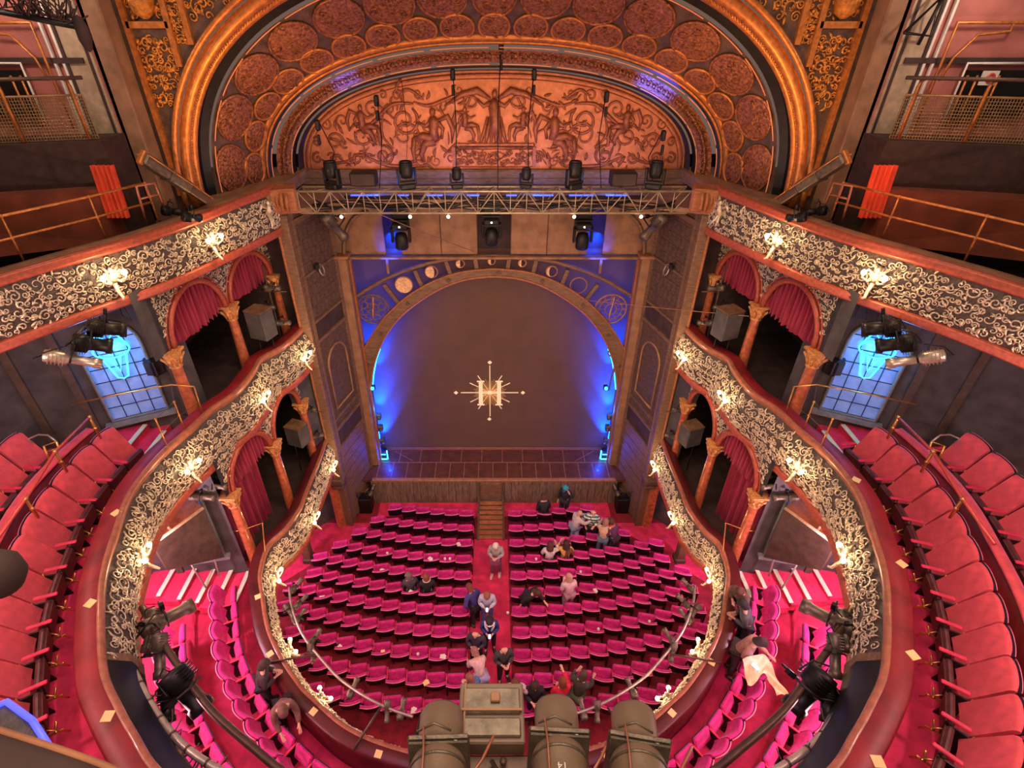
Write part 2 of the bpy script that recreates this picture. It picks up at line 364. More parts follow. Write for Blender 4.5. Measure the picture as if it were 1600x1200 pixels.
for s_ in (-1, 1): mb = MB(); mb.box((-0.13+s_*0.47, 16.08, 0.64), (0.07, 0.09, 1.2), bev=0.01); mb.build('gate_post', wood_d, st)

# ---------------------------------------------------------------- safety curtain with its emblem
ct = thing('stage_curtain', 'plain dark brown house curtain closing the stage, pale H starburst at its centre', 'curtain', (0, 18.1, SZ))
mb = MB(); mb.box((0, 18.13, 5.95), (11.2, 0.05, 9.2)); mb.build('cloth', gauze, ct)
mb = MB(); mb.tube([(-5.4, 18.08, SZ+0.03), (5.4, 18.08, SZ+0.03)], 0.028, 6); mb.build('hem_bar', seam_m, ct)
lc = at(765.5, 613.5, Y=18.08); PM = 18.08/(cos(PITCH)-0.0159*sin(PITCH))/FPX  # metres per pixel there
kx, kz = PM, PM/0.85
def L(px, py, dy=0.0): return Vector((lc.x+(px-765.5)*kx, 18.09-dy, lc.z-(py-613.5)*kz))
m1, m2 = MB(), MB()
def bar(mb, a, b, w, d=0.02, y=0.0):
    a, b = Vector(a), Vector(b); t = (b-a).normalized(); n = Vector((t.z, 0, -t.x))*w/2
    mb.prism([a-n, a+n, b+n, b-n], (0, -d, 0))
for px, py in ((712.5, 613.5), (817, 613.5), (765.5, 566), (764.5, 658)):
    c = L(px, py); r = 0.085; mb = m1; mb.prism([c+Vector((r, 0, 0)), c+Vector((0, 0, r)), c+Vector((-r, 0, 0)), c+Vector((0, 0, -r))], (0, -0.03, 0))
for (a, b) in (((720, 613.5), (810, 613.5)), ((765.5, 571), (765.5, 653))): bar(m1, L(*a), L(*b), 0.035)
for dx, dy_ in ((31, 15.5), (31, -15.5), (18.5, 27), (18.5, -27)):
    for q in (-1, 1): bar(m1, L(765.5, 613.5), L(765.5+q*dx, 613.5+dy_), 0.03)
for i in range(48):
    a = 2*pi*i/48
    rr = (0.78, 0.6, 0.68, 0.6)[i % 4]
    if abs(sin(2*a)) > 0.02: bar(m2, lc+Vector((0.12*cos(a), 0.0, 0.12*sin(a))), lc+Vector((rr*cos(a), 0.0, rr*sin(a))), 0.018, 0.012)
for q in (-1, 1):
    x = lc.x+q*0.37
    m1.prism([(x-0.085, 18.06, lc.z-0.56), (x+0.085, 18.06, lc.z-0.56), (x+0.075, 18.06, lc.z+0.56), (x-0.075, 18.06, lc.z+0.56)], (0, -0.03, 0))
    for zz in (-0.58, 0.58): m1.box((x, 18.04, lc.z+zz), (0.30, 0.035, 0.05))
m1.box((lc.x, 18.05, lc.z), (0.7, 0.03, 0.045)); m1.box((lc.x, 18.05, lc.z+0.07), (0.6, 0.02, 0.015))
m1.build('emblem', logo_w, ct); m2.build('emblem_rays', logo_d, ct)
# backing wall of the stage
mb = MB(); mb.box((0, 20.5, 6), (16, 0.1, 14)); struct('wall_stage_back', mb, black, 'black back wall behind the house curtain', 'wall')

# ---------------------------------------------------------------- clockwork arch framing the stage
PY = 17.45
def half(pts, y=PY): return [(abs(p.x), p.z) for p in (at(a, b, Y=y) for a, b in pts)]
def full(hp): return [(-x, z) for x, z in hp]+[(x, z) for x, z in reversed(hp)]
inner = cat_rom([(x, z) for x, z in half([(580, 612), (581, 590), (588, 558), (602, 525), (625, 494), (655, 469), (692, 447), (730, 434), (765, 430)])], 5)
outerE = cat_rom([(x, z) for x, z in half([(566, 552), (575, 533), (590, 509), (608, 487), (638, 460), (678, 437), (720, 423), (765, 418)])], 5)
top = cat_rom([(x, z) for x, z in half([(545, 471), (560, 461), (600, 437), (650, 417), (700, 405), (765, 400)])], 5)
arch = thing('clockwork_stage_arch', 'wooden openwork arch round the stage with clock dials and moon discs', 'stage arch', (0, PY, SZ))
def band(A, B, y0, y1, mb):
    n = min(len(A), len(B)); 
    def rs(P, m=41):
        P = [Vector(p) for p in P]; Ls = [0]
        for a, b in zip(P, P[1:]): Ls.append(Ls[-1]+(b-a).length)
        out = []
        for i in range(m):
            d = Ls[-1]*i/(m-1); j = max(k for k in range(len(Ls)) if Ls[k] <= d+1e-9); j = min(j, len(P)-2)
            out.append(P[j].lerp(P[j+1], (d-Ls[j])/max(1e-9, Ls[j+1]-Ls[j])))
        return out
    A, B = rs(A), rs(B); rows = []
    for a, b in zip(A, B): rows.append([Vector((a.x, y0, a.y)), Vector((b.x, y0, b.y)), Vector((b.x, y1, b.y)), Vector((a.x, y1, a.y)), Vector((a.x, y0, a.y))])
    mb.grid(rows, False)
fi, fo, ft = full(inner), full(outerE), full(top)
mb = MB(); band(fi, fo, PY-0.12, PY+0.12, mb); mb.build('main_rib', wood_m, arch)
mb = MB(); off = [Vector((p[0], PY-0.14, p[1])) for p in fi]; mb.tube(off, 0.035, 6)
off = [Vector((p[0], PY-0.14, p[1])) for p in fo]; mb.tube(off, 0.03, 6); mb.build('rib_edge', wood_o, arch)
mb = MB(); mb.tube([Vector((p[0], PY, p[1])) for p in ft], 0.075, 6); mb.build('upper_rib', wood_m, arch)
mb = MB()
for i in range(9):
    j = int(len(fi)*(i+0.5)/9); a = fi[j]; b = fo[min(len(fo)-1, int(len(fo)*(i+0.5)/9))]; c = Vector(((a[0]+b[0])/2, PY-0.14, (a[1]+b[1])/2)); mb.box(c, (0.12, 0.05, 0.12), M=Matrix.Rotation(pi/4, 3, 'Y'))
mb.build('rib_boss', wood_d, arch)
sp = [((600, 444), (624, 474)), ((648, 422), (659, 446)), ((697, 408), (704, 428)), ((742, 402), (745, 419)), ((796, 402), (793, 419)), ((838, 407), (832, 427)), ((887, 421), (877, 445)), ((934, 444), (911, 473))]
for a, b in sp:
    A_, B_ = at(*a, Y=PY), at(*b, Y=PY); mb = MB(); bar(mb, A_+Vector((0, 0.06, 0)), B_+Vector((0, 0.06, 0)), 0.13, 0.12); mb.build('strut', wood_m, arch)
for px, py, r, full_ in ((631, 445, 0.30, 1), (674, 425, 0.21, 0.75), (719, 412, 0.14, 0.5), (768, 408, 0.12, 0.4), (816, 411, 0.13, 0.35), (862, 424, 0.19, 0.25), (904, 446, 0.29, 0)):
    c = at(px, py, Y=PY); mb = MB(); mb.tube([c+Vector((r*cos(2*pi*i/24), 0, r*sin(2*pi*i/24))) for i in range(24)], 0.025, 5, closed=True); o = mb.build('moon_ring', seam_m, arch)
    if full_:
        mb = MB(); k = 1-2*full_
        out = [c+Vector((-r*sin(pi*i/12)*0.95, -0.02, r*cos(pi*i/12)*0.95)) for i in range(13)]+[c+Vector((-k*r*sin(pi*(12-i)/12)*0.95, -0.02, r*cos(pi*(12-i)/12)*0.95)) for i in range(1, 12)]
        mb.prism(out, (0, -0.02, 0)); mb.build('moon_disc', mat('moon_%d' % px, (0.80, 0.50, 0.26), 0.6, var=0.35, scale=14) if px == 631 else bpy.data.materials['moon_631'], arch)
for s_, px, py in ((-1, 583, 483), (1, 954, 483)):
    c = at(px, py, Y=PY); mb = MB()
    for r, t in ((0.56, 0.035), (0.40, 0.02), (0.20, 0.02)): mb.tube([c+Vector((r*cos(2*pi*i/32), 0, r*sin(2*pi*i/32))) for i in range(32)], t, 5, closed=True)
    if s_ > 0:
        for i in range(12):
            a = 2*pi*i/12; u = Vector((cos(a), 0, sin(a))); v = Vector((-sin(a), 0, cos(a)))
            for q in ((-0.5, 0.5, 0) if i % 3 == 0 else ((-0.35, 0.35) if i % 2 else (0,))): mb.tube([c+u*0.42+v*q*0.07, c+u*0.54+v*q*0.07], 0.012, 4)
            mb.tube([c+u*0.2, c+u*0.4], 0.01, 4)
    else:
        for i in range(8):
            a = 2*pi*i/8+0.3; u = Vector((cos(a), 0, sin(a))); cc = c+u*0.36
            mb.tube([cc+Vector((0.13*cos(2*pi*k/12), 0, 0.13*sin(2*pi*k/12))) for k in range(12)], 0.022, 5, closed=True)
            mb.tube([c+u*0.05, c+u*0.24], 0.025, 4)
    d = mb.build('clock_dial', wood_m if s_ < 0 else seam_m, arch)
    mb = MB(); mb.tube([c+Vector((0, -0.05, -0.1)), c+Vector((0.07, -0.05, 0.5))], 0.022, 5); mb.tube([c+Vector((0, -0.05, 0.05)), c+Vector((-0.03, -0.05, -0.33))], 0.028, 5); mb.build('clock_hand', capital_m, d, world=True)
    c = at(575 if s_ < 0 else 957, 551, Y=PY); mb = MB(); mb.tube([c+Vector((0.16*cos(2*pi*i/20), 0, 0.16*sin(2*pi*i/20))) for i in range(20)], 0.03, 5, closed=True); mb.build('small_ring', wood_m, arch)
    # slanting member from the clock to the foot of the rib and the jamb
    mb = MB(); q = [at(*p, Y=PY) for p in (((566, 548), (590, 512), (600, 500)) if s_ < 0 else ((966, 548), (948, 512), (936, 500)))]; mb.tube(q, 0.05, 5)
    q = [at(*p, Y=PY) for p in (((581, 610), (572, 575), (566, 548)) if s_ < 0 else ((951, 610), (960, 575), (966, 548)))]; mb.tube(q, 0.045, 5); mb.build('side_member', wood_m, arch)

# ---------------------------------------------------------------- portal: jambs, header, splayed side walls
HB, HT = 10.35, 12.62      # header bottom and top
for s_ in (-1, 1):
    nm = SIDE[s_]
    jb = sgrp('stage_jamb', 'tall brown timber jamb at the %s edge of the stage opening' % nm, 'portal')
    mb = MB(); mb.box((s_*5.03, 17.15, (HB+SZ)/2+0.1), (0.34, 0.3, HB-SZ+0.2), bev=0.02); mb.build('post', plaster, jb)
    mb = MB(); mb.box((s_*5.0, 17.1, HB+0.22), (0.52, 0.5, 0.1), bev=0.02); mb.build('post_cap', seam_m, jb)
    mb = MB(); mb.box((s_*4.82, 17.35, (HB+SZ)/2), (0.06, 0.2, HB-SZ)); mb.build('inner_bead', wood_o, jb)
    # splayed wall
    a, b = Vector((s_*5.72, 15.1)), Vector((s_*5.18, 17.0)); d = (b-a).normalized(); nn = Vector((d.y, -d.x))*(-s_) 
    if nn.x*s_ > 0: nn = -nn
    def W(u, z, k=0.0): p = a+(b-a)*u; return Vector((p.x+nn.x*k, p.y+nn.y*k, z))
    wl = sgrp('wall_proscenium_%s' % nm, 'splayed dark timber and brick side wall at the %s of the stage' % nm, 'wall')
    mb = MB(); mb.grid([[W(0, 0), W(1, 0)], [W(0, HT), W(1, HT)]], False); mb.build('wall_face', wood_d, wl)
    mb = MB()
    for z0, z1 in ((8.35, 8.45), (9.05, 9.13), (3.85, 3.97), (4.68, 4.78), (5.15, 5.2), (10.6, 10.66), (12.2, 12.35)):
        mb.hexa([W(0.03, z0, 0), W(0.97, z0, 0), W(0.97, z0, 0.07), W(0.03, z0, 0.07)], [W(0.03, z1, 0), W(0.97, z1, 0), W(0.97, z1, 0.07), W(0.03, z1, 0.07)])
    for u in (0.0, 0.94): mb.hexa([W(u, 0, 0), W(u+0.06, 0, 0), W(u+0.06, 0, 0.06), W(u, 0, 0.06)], [W(u, HT, 0), W(u+0.06, HT, 0), W(u+0.06, HT, 0.06), W(u, HT, 0.06)])
    mb.build('wall_rail', wood_m, wl)
    mb = MB()
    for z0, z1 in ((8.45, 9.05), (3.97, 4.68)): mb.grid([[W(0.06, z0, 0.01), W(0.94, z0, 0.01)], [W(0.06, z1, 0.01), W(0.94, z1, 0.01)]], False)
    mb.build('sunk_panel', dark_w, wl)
    mb = MB()
    for i in range(9): z0 = 0.15+i*0.41; mb.hexa([W(0.07, z0, 0), W(0.93, z0, 0), W(0.93, z0, 0.045), W(0.07, z0, 0.045)], [W(0.07, z0+0.36, 0), W(0.93, z0+0.36, 0), W(0.93, z0+0.36, 0.03), W(0.07, z0+0.36, 0.03)])
    mb.build('lower_boarding', wood_m, wl)
    mb = MB(); mb.tube([W(0.2, 5.5, 0.03)]+[W(0.5-0.3*cos(pi*i/12), 7.2+0.62*sin(pi*i/12), 0.03) for i in range(13)]+[W(0.8, 5.5, 0.03), W(0.2, 5.5, 0.03)], 0.04, 6); mb.build('blind_arch', plaster, wl)
    mb = MB()
    rr = random.Random(5+s_)
    for r_ in range(8):
        for c_ in range(7):
            u0 = 0.08+c_*0.12+(0.05 if r_ % 2 else 0); z0 = 9.2+r_*0.36
            if z0 > 12: continue
            mb.hexa([W(u0, z0, 0), W(u0+0.11, z0, 0), W(u0+0.11, z0, 0.02), W(u0, z0, 0.02)], [W(u0, z0+0.32, 0), W(u0+0.11, z0+0.32, 0), W(u0+0.11, z0+0.32, 0.012), W(u0, z0+0.32, 0.012)])
    mb.build('rough_blockwork', wood_d, wl)
    # pier at the house side
    mb = MB(); mb.box((s_*5.86, 15.0, 6.3), (0.36, 0.36, 12.6), bev=0.03); pr = mb.build('pier_shaft', wood_m, wl)
    mb = MB(); mb.box((s_*5.98, 14.82, 6.3), (0.07, 0.07, 12.5), bev=0.02); mb.build('pier_bead', wood_o, wl)
    mb = MB(); mb.box((s_*5.9, 14.9, 2.6), (0.55, 0.5, 0.3), bev=0.06); mb.box((s_*5.9, 14.9, 2.3), (0.46, 0.42, 0.2), bev=0.05); mb.build('pier_capital', wood_d, wl)
    mb = MB(); mb.box((s_*6.14, 14.9, 1.2), (0.3, 0.3, 2.3), bev=0.03); mb.build('red_pilaster', column_m, wl)
    # slab over the wall
    mb = MB(); mb.hexa([(s_*4.6, 15.2, HT), (s_*6.3, 14.6, HT), (s_*6.3, 17.3, HT), (s_*4.6, 17.3, HT)], [(s_*4.6, 15.2, HT+0.12), (s_*6.3, 14.6, HT+0.12), (s_*6.3, 17.3, HT+0.12), (s_*4.6, 17.3, HT+0.12)]); mb.build('top_slab', plaster, wl)
hd = sgrp('wall_header', 'brown panelled header hanging above the stage opening', 'wall')
for s_ in (-1, 1):
    # corner bracket: quarter arch
    mb = MB(); c0 = (s_*3.95, HB+0.08); R = 0.98
    out = [Vector((s_*5.2, 17.2, HT)), Vector((s_*5.2, 17.2, HB+0.1)), Vector((c0[0]+s_*R, 17.2, HB+0.08))]+[Vector((c0[0]+s_*R*cos(pi/2*i/10), 17.2, HB+0.08+1.55*sin(pi/2*i/10))) for i in range(1, 11)]+[Vector((c0[0], 17.2, HT))]
    mb.prism(out, (0, 0.12, 0)); mb.build('corner_bracket', plaster, hd)
    mb = MB(); mb.tube([Vector((c0[0]+s_*R*cos(pi/2*i/10), 17.14, HB+0.08+1.55*sin(pi/2*i/10))) for i in range(11)], 0.06, 6); mb.build('bracket_bead', wood_m, hd)
    for x0, x1, z1 in ((3.62, 4.95, 12.5), (0.55, 3.1, 12.3)):
        mb = MB(); mb.box((s_*(x0+x1)/2, 17.5, (HB+0.1+z1)/2), (x1-x0, 0.08, z1-HB-0.1), bev=0.03); mb.build('header_panel', plaster, hd)
    mb = MB(); mb.box((s_*1.75, 17.44, 11.3), (0.02, 0.03, 1.8)); mb.build('panel_joint', dark_w, hd)
    mb = MB(); mb.box((s_*3.36, 17.95, 11.3), (0.7, 0.06, 2.2)); mb.build('slot_backing', plaster_g, hd)
mb = MB(); mb.box((0, 17.4, HB+0.03), (9.7, 0.2, 0.09), bev=0.02)
for x in (-3.6, 3.6): mb.box((x, 17.45, HB-0.25), (0.08, 0.1, 0.6))
mb.build('header_lintel', plaster, hd)
mb = MB(); mb.box((0, 17.95, 11.6), (10, 0.1, 2.2)); mb.build('header_back', dark_w, hd)
mb = MB(); mb.box((0, 16.6, HT+0.06), (10.6, 1.7, 0.12)); mb.build('header_top', plaster, hd)
mb = MB(); mb.box((0, 17.15, HT+0.38), (11.6, 0.25, 0.5), bev=0.05); mb.box((0, 16.98, HT+0.32), (11.6, 0.12, 0.18), bev=0.03); mb.build('tympanum_sill', wood_m, hd)

# ---------------------------------------------------------------- tympanum
def ringpt(a, b, n, t, y, zb=13.2):
    c, s_ = cos(t), sin(t); return Vector((a*(1 if c >= 0 else -1)*abs(c)**(2/n), y, zb+b*abs(s_)**(2/n)))
NT = 72
ty = thing('tympanum', 'copper coloured arched relief of figures and scrolls above the stage', 'relief panel', (0, 17.3, 13.2))
mb = MB(); mb.prism([ringpt(5.75, 2.62, 2.3, pi*i/NT, 17.34) for i in range(NT+1)], (0, 0.1, 0)); mb.build('panel', copper, ty)
FT = panelF((0, 17.34, 13.2), (1, 0, 0), (0, 0, 1), (0, -1, 0))
inT = lambda s_, h_, k=0.93: abs(s_/(5.75*k))**2.3+abs(h_/(2.62*k))**2.3 < 1
mb = MB(); rr = random.Random(3)
def sym(fn):
    for s_ in (-1, 1): fn(lambda a, b, k=0.0: FT(s_*a, b, k))
def deco(F):
    for (x, h, R, tr, a0, d, r) in ((2.6, 1.35, 0.42, 1.7, 2.2, 1, 0.05), (2.62, 0.95, 0.5, 1.2, 4.4, -1, 0.045), (3.9, 0.95, 0.36, 1.6, 0.5, 1, 0.045), (4.7, 0.8, 0.26, 1.5, 3.5, -1, 0.04), (5.25, 0.78, 0.14, 1.3, 1.0, 1, 0.035), (5.3, 0.33, 0.17, 1.3, 2.0, -1, 0.035),
            (3.3, 0.4, 0.30, 1.5, 1.6, 1, 0.045), (4.15, 0.35, 0.2, 1.4, 0.8, -1, 0.04), (2.2, 0.3, 0.24, 1.5, 2.8, 1, 0.04), (2.75, 2.0, 0.18, 1.3, 4.0, -1, 0.035), (2.15, 2.05, 0.16, 1.2, 3.0, 1, 0.03), (3.5, 1.65, 0.24, 1.3, 3.0, -1, 0.035), (4.4, 1.35, 0.2, 1.3, 5.0, 1, 0.035), (1.3, 0.35, 0.2, 1.5, 0, 1, 0.035), (3.15, 2.02, 0.12, 1.2, 1.0, 1, 0.03), (1.9, 1.2, 0.2, 1.3, 1.0, -1, 0.035), (4.9, 1.25, 0.16, 1.2, 2.0, 1, 0.03), (1.55, 1.75, 0.2, 1.3, 2.0, 1, 0.03), (1.0, 2.15, 0.15, 1.2, 1.0, -1, 0.025), (2.25, 0.75, 0.2, 1.4, 0.6, 1, 0.035), (3.4, 1.0, 0.16, 1.3, 1.0, 1, 0.03), (4.45, 0.75, 0.14, 1.3, 4.0, 1, 0.03), (4.85, 0.35, 0.15, 1.3, 0.4, 1, 0.03), (3.75, 0.3, 0.16, 1.3, 2.4, -1, 0.03), (3.0, 1.65, 0.15, 1.3, 0.0, 1, 0.03), (1.75, 0.25, 0.17, 1.3, 1.0, -1, 0.03)):
        spiral(mb, F, x, h, R, tr, a0, d, r, n=6, seg=22)
    for P_, r in (([(2.1, 0.12), (2.7, 0.1), (3.3, 0.15), (3.9, 0.4)], 0.045), ([(0.9, 2.1), (1.4, 1.9), (1.9, 1.75), (2.3, 1.85)], 0.04), ([(2.3, 1.8), (2.9, 1.78), (3.4, 1.4), (3.7, 1.2)], 0.045), ([(4.0, 0.5), (4.4, 0.25), (4.9, 0.2), (5.2, 0.3)], 0.035), ([(1.1, 0.9), (0.8, 1.7), (0.5, 2.2)], 0.03), ([(2.0, 1.9), (2.4, 2.15), (2.7, 2.0)], 0.035), ([(3.0, 0.6), (3.3, 1.0), (3.2, 1.5)], 0.03)):
        q = cat_rom(P_, 6); mb.tube([F(p.x, p.y, 0.03) for p in q], [r*(0.5+sin(pi*i/(len(q)-1))*0.7) for i in range(len(q))], 6)
    for i in range(95):
        x = rr.uniform(0.75, 5.35); h = rr.uniform(0.1, 2.2)
        if inT(x, h, 0.9): leaf(mb, F, x, h, rr.uniform(0.18, 0.4), rr.uniform(0, 6.3), rr.uniform(0.02, 0.05), rr.uniform(-1.5, 1.5), 5)
sym(deco)
scroll_field(mb, FT, -1.1, 1.1, 0.12, 0.55, 0.32, 0.03, rr, 2)
mb.build('scrollwork', copper_d, ty)
mb = MB(); mb.tube([FT(x, h, 0.02) for x, h in ((-1.2, 0.62), (1.2, 0.62))], 0.05, 6); mb.box(FT(0, 0.05, 0.06), (2.5, 0.1, 0.1)); mb.box(FT(0, 0.72, 0.04), (2.3, 0.1, 0.06))
for s_ in (-1, 1): mb.box(FT(s_*1.2, 0.35, 0.05), (0.1, 0.08, 0.6))
mb.tube([ringpt(5.66, 2.53, 2.3, pi*i/NT, 17.32) for i in range(NT+1)], 0.03, 5); mb.tube([ringpt(5.55, 2.42, 2.3, pi*i/NT, 17.33) for i in range(NT+1)], 0.015, 5)
mb.build('border_moulding', copper_d, ty)
def figure(cx, ch, sc, flip, seated=True):
    mb = MB(); F = lambda a, b, k=0.0: FT(cx+flip*a*sc, ch+b*sc, k)
    T = lambda P_, R: mb.tube([F(a, b, 0.04) for a, b in P_], [r*sc for r in R], 8, up=(0, 1, 0))
    if seated:
        T([(0, 0), (0.02, 0.25), (0.0, 0.5), (0, 0.62)], [0.15, 0.13, 0.17, 0.07]); mb.ell(F(0.02, 0.74, 0.07), (0.09*sc, 0.09*sc, 0.12*sc))
        T([(0, 0.02), (0.35, 0.1), (0.6, 0.02)], [0.13, 0.11, 0.08]); T([(0.6, 0.04), (0.66, -0.3), (0.62, -0.6), (0.75, -0.64)], [0.08, 0.07, 0.045, 0.05])
        T([(0, -0.04), (0.3, -0.12), (0.42, -0.4), (0.36, -0.62)], [0.13, 0.11, 0.08, 0.05])
        T([(0.02, 0.54), (0.25, 0.36), (0.5, 0.48)], [0.07, 0.055, 0.04]); T([(-0.06, 0.52), (-0.26, 0.3), (-0.2, 0.02)], [0.07, 0.055, 0.04])
        T([(-0.1, 0.5), (-0.4, 0.62), (-0.55, 0.3), (-0.5, -0.1)], [0.05, 0.09, 0.08, 0.02])
    else:
        T([(0, -0.5), (0.05, -0.1), (0, 0.3), (0, 0.5)], [0.2, 0.16, 0.18, 0.08]); mb.ell(F(0.02, 0.64, 0.07), (0.09*sc, 0.09*sc, 0.12*sc))
        for q in range(6): T([(-0.2+q*0.08, 0.0), (-0.34+q*0.13, -0.5), (-0.45+q*0.17, -0.8)], [0.04, 0.055, 0.035])
        for q in (-1, 1): T([(q*0.1, 0.4), (q*0.32, 0.3), (q*0.5, 0.48)], [0.08, 0.06, 0.04]); T([(q*0.12, 0.5), (q*0.5, 0.72), (q*0.95, 0.62), (q*1.5, 0.3)], [0.05, 0.11, 0.09, 0.02]); mb.tube([F(q*(0.72+0.2*cos(a)), 0.42+0.15*sin(a), 0.05) for a in [2*pi*i/16 for i in range(16)]], 0.03, 5, closed=True)
    return mb.build('relief_figure', copper_d, ty)
figure(0, 1.45, 0.95, 1, False); figure(-0.85, 1.2, 0.62, 1); figure(0.85, 1.2, 0.62, -1)
figure(-1.75, 0.85, 1.0, -1); figure(1.75, 0.85, 1.0, 1); figure(-3.85, 1.15, 0.75, 1); figure(3.85, 1.15, 0.75, -1)

# ---------------------------------------------------------------- vaulted arch in front of the tympanum
va = sgrp('ceiling_arch', 'flaring coffered proscenium vault with rows of oval relief medallions', 'vault')
def ringband(A, B, mb, n1=1):
    rows = []
    for j in range(n1+1):
        k = j/n1; rows.append([ringpt(A[1]+(B[1]-A[1])*k, A[2]+(B[2]-A[2])*k, 2.3+(2.15-2.3)*k*0, pi*i/NT, A[0]+(B[0]-A[0])*k) for i in range(NT+1)])
    mb.grid(rows)
def ringtube(Y, a, b, r, mb, n=6, t0=0, t1=pi, sg=NT): mb.tube([ringpt(a, b, 2.3, t0+(t1-t0)*i/sg, Y) for i in range(sg+1)], r, n)
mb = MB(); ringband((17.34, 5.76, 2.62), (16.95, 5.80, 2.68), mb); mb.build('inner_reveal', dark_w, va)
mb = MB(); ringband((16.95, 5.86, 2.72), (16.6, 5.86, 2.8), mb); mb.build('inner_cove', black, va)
mb = MB(); ringband((16.6, 5.9, 2.86), (16.35, 6.22, 3.16), mb, 2)
FR = lambda s_, h_, k=0.0: ringpt(5.92+0.32*h_, 2.9+0.28*h_, 2.3, pi*s_, 16.55-0.2*h_-k)
scroll_field(mb, lambda s_, h_, k=0.0: ringpt(5.9+0.34*h_-k, 2.88+0.3*h_-k, 2.3, pi*s_, 16.6-0.25*h_-k*1.5), 0.0, 1.0, 0.15, 0.85, 0.012, 0.02, random.Random(4), 0)
for i in range(170):
    t = (i+0.5)/170*pi; c = ringpt(6.05, 3.02, 2.3, t, 16.42); mb.ell(c, (0.05, 0.05, 0.05), n=5, m=3)
mb.build('frieze', medal_m, va)
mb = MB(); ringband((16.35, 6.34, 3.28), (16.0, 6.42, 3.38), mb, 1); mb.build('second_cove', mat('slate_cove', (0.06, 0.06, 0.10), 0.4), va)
for (Y, a, b) in ((16.62, 5.88, 2.82), (16.18, 6.30, 3.22), (14.45, 7.05, 4.72)):
    for q in range(14):
        mb = MB(); ringtube(Y, a, b, 0.014, mb, 5, pi*q/14+0.012, pi*(q+1)/14-0.012, 10); mb.build('light_strip', strip_m, va)
mb = MB(); ringtube(15.95, 6.5, 3.46, 0.09, mb, 8); ringtube(16.02, 6.38, 3.34, 0.04, mb, 6); mb.build('inner_moulding', gold_m, va)
A_, B_ = (16.0, 6.45, 3.42), (14.45, 7.15, 4.72)
mb = MB(); ringband(A_, B_, mb, 4); mb.build('vault_surface', vault_m, va)
def vpt(t, k, lift=0.0):
    p = ringpt(A_[1]+(B_[1]-A_[1])*k, A_[2]+(B_[2]-A_[2])*k, 2.3, t, A_[0]+(B_[0]-A_[0])*k)
    q = Vector((0, p.y, 13.2)); n = (q-p).normalized(); return p+(n+Vector((0, -0.5, 0))).normalized()*lift
def tparam(N):      # equal arc length positions along the ring
    P = [ringpt(6.8, 4.1, 2.3, pi*i/400, 15) for i in range(401)]; Ls = [0]
    for a, b in zip(P, P[1:]): Ls.append(Ls[-1]+(b-a).length)
    return [pi*min(range(401), key=lambda i: abs(Ls[i]-Ls[-1]*(j+0.5)/N))/400 for j in range(N)], Ls[-1]
for row, (N, k0, hk) in enumerate(((15, 0.67, 0.29), (19, 0.22, 0.20))):
    ts, LL = tparam(N)
    for j, t in enumerate(ts):
        e = 0.02; du = (vpt(t+e, k0)-vpt(t-e, k0)); du_n = du.length/(2*e); ht = LL/N/2*0.93/du_n*(1.0 if row == 0 else 0.95)*(1+0.12*(k0-0.5))
        mb = MB(); rows = []
        for q in range(7):
            f = q/6; rows.append([vpt(t+ht*f*cos(2*pi*i/20), k0+hk*f*sin(2*pi*i/20), 0.03+0.05*(1-f*f)) for i in range(20)])
        mb.grid(rows, True, True); rd = random.Random(j*7+row)
        for q in range(9):
            a = rd.uniform(0, 6.28); f = rd.uniform(0.1, 0.7); sc_ = rd.uniform(0.12, 0.25); spiral(mb, lambda s_, h_, k=0.0: vpt(t+ht*s_, k0+hk*h_, 0.06+k), f*cos(a), f*sin(a), sc_, 1.2, a, 1, 0.02, 4, 9)
        m_ = mb.build('medallion', medal_m, va)
        mb = MB(); mb.tube([vpt(t+ht*cos(2*pi*i/24), k0+hk*sin(2*pi*i/24), 0.04) for i in range(24)], 0.035, 6, closed=True); mb.build('medallion_rim', gold_m if row else medal_m, m_)
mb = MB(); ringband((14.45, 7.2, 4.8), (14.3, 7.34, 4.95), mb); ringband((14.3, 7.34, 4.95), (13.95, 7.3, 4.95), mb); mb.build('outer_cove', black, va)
mb = MB(); ringtube(13.85, 7.3, 4.98, 0.1, mb, 8); ringtube(13.6, 7.36, 5.08, 0.13, mb, 8); ringband((13.95, 7.3, 4.95), (13.5, 7.45, 5.2), mb); ringtube(13.45, 7.52, 5.3, 0.07, mb, 6)
for i in range(240): mb.ell(ringpt(7.28, 4.96, 2.3, pi*(i+0.5)/240, 13.72), (0.035, 0.04, 0.05), n=4, m=3)
mb.build('outer_moulding', gold_m, va)
# spandrel wall above and beside the arch
sw = sgrp('wall_spandrel', 'gilded relief wall panels around the outer arch moulding', 'wall')
mb = MB(); rows = [[], []]
for i in range(NT+1):
    p = ringpt(7.5, 5.28, 2.3, pi*i/NT, 13.5); c = p.x/8.15; q = Vector((8.15*max(-1, min(1, c*1.15)), 13.5, 19.5 if abs(c) < 0.8 else 13.2+(6.3)*(1-(abs(c)-0.8)/0.2*0.0)))
    rows[0].append(p); rows[1].append(Vector((p.x*1.0 if abs(p.x) < 7.0 else (1 if p.x > 0 else -1)*(7.0+(abs(p.x)-7.0)*2.0), 13.5, 20.0)))
rows[1][0] = Vector((8.1, 13.5, 20)); rows[1][-1] = Vector((-8.1, 13.5, 20))
mb.grid(rows, False)
for s_ in (-1, 1): mb.poly([(s_*7.4, 13.52, 13.0), (s_*8.1, 13.52, 13.0), (s_*8.1, 13.52, 20), (s_*7.4, 13.52, 20)])
mb.build('wall_face', vault_m, sw)
outside = lambda x, z: (abs(x)/7.62)**2.3+(max(0, z-13.2)/5.4)**2.3 > 1
rd = random.Random(11)
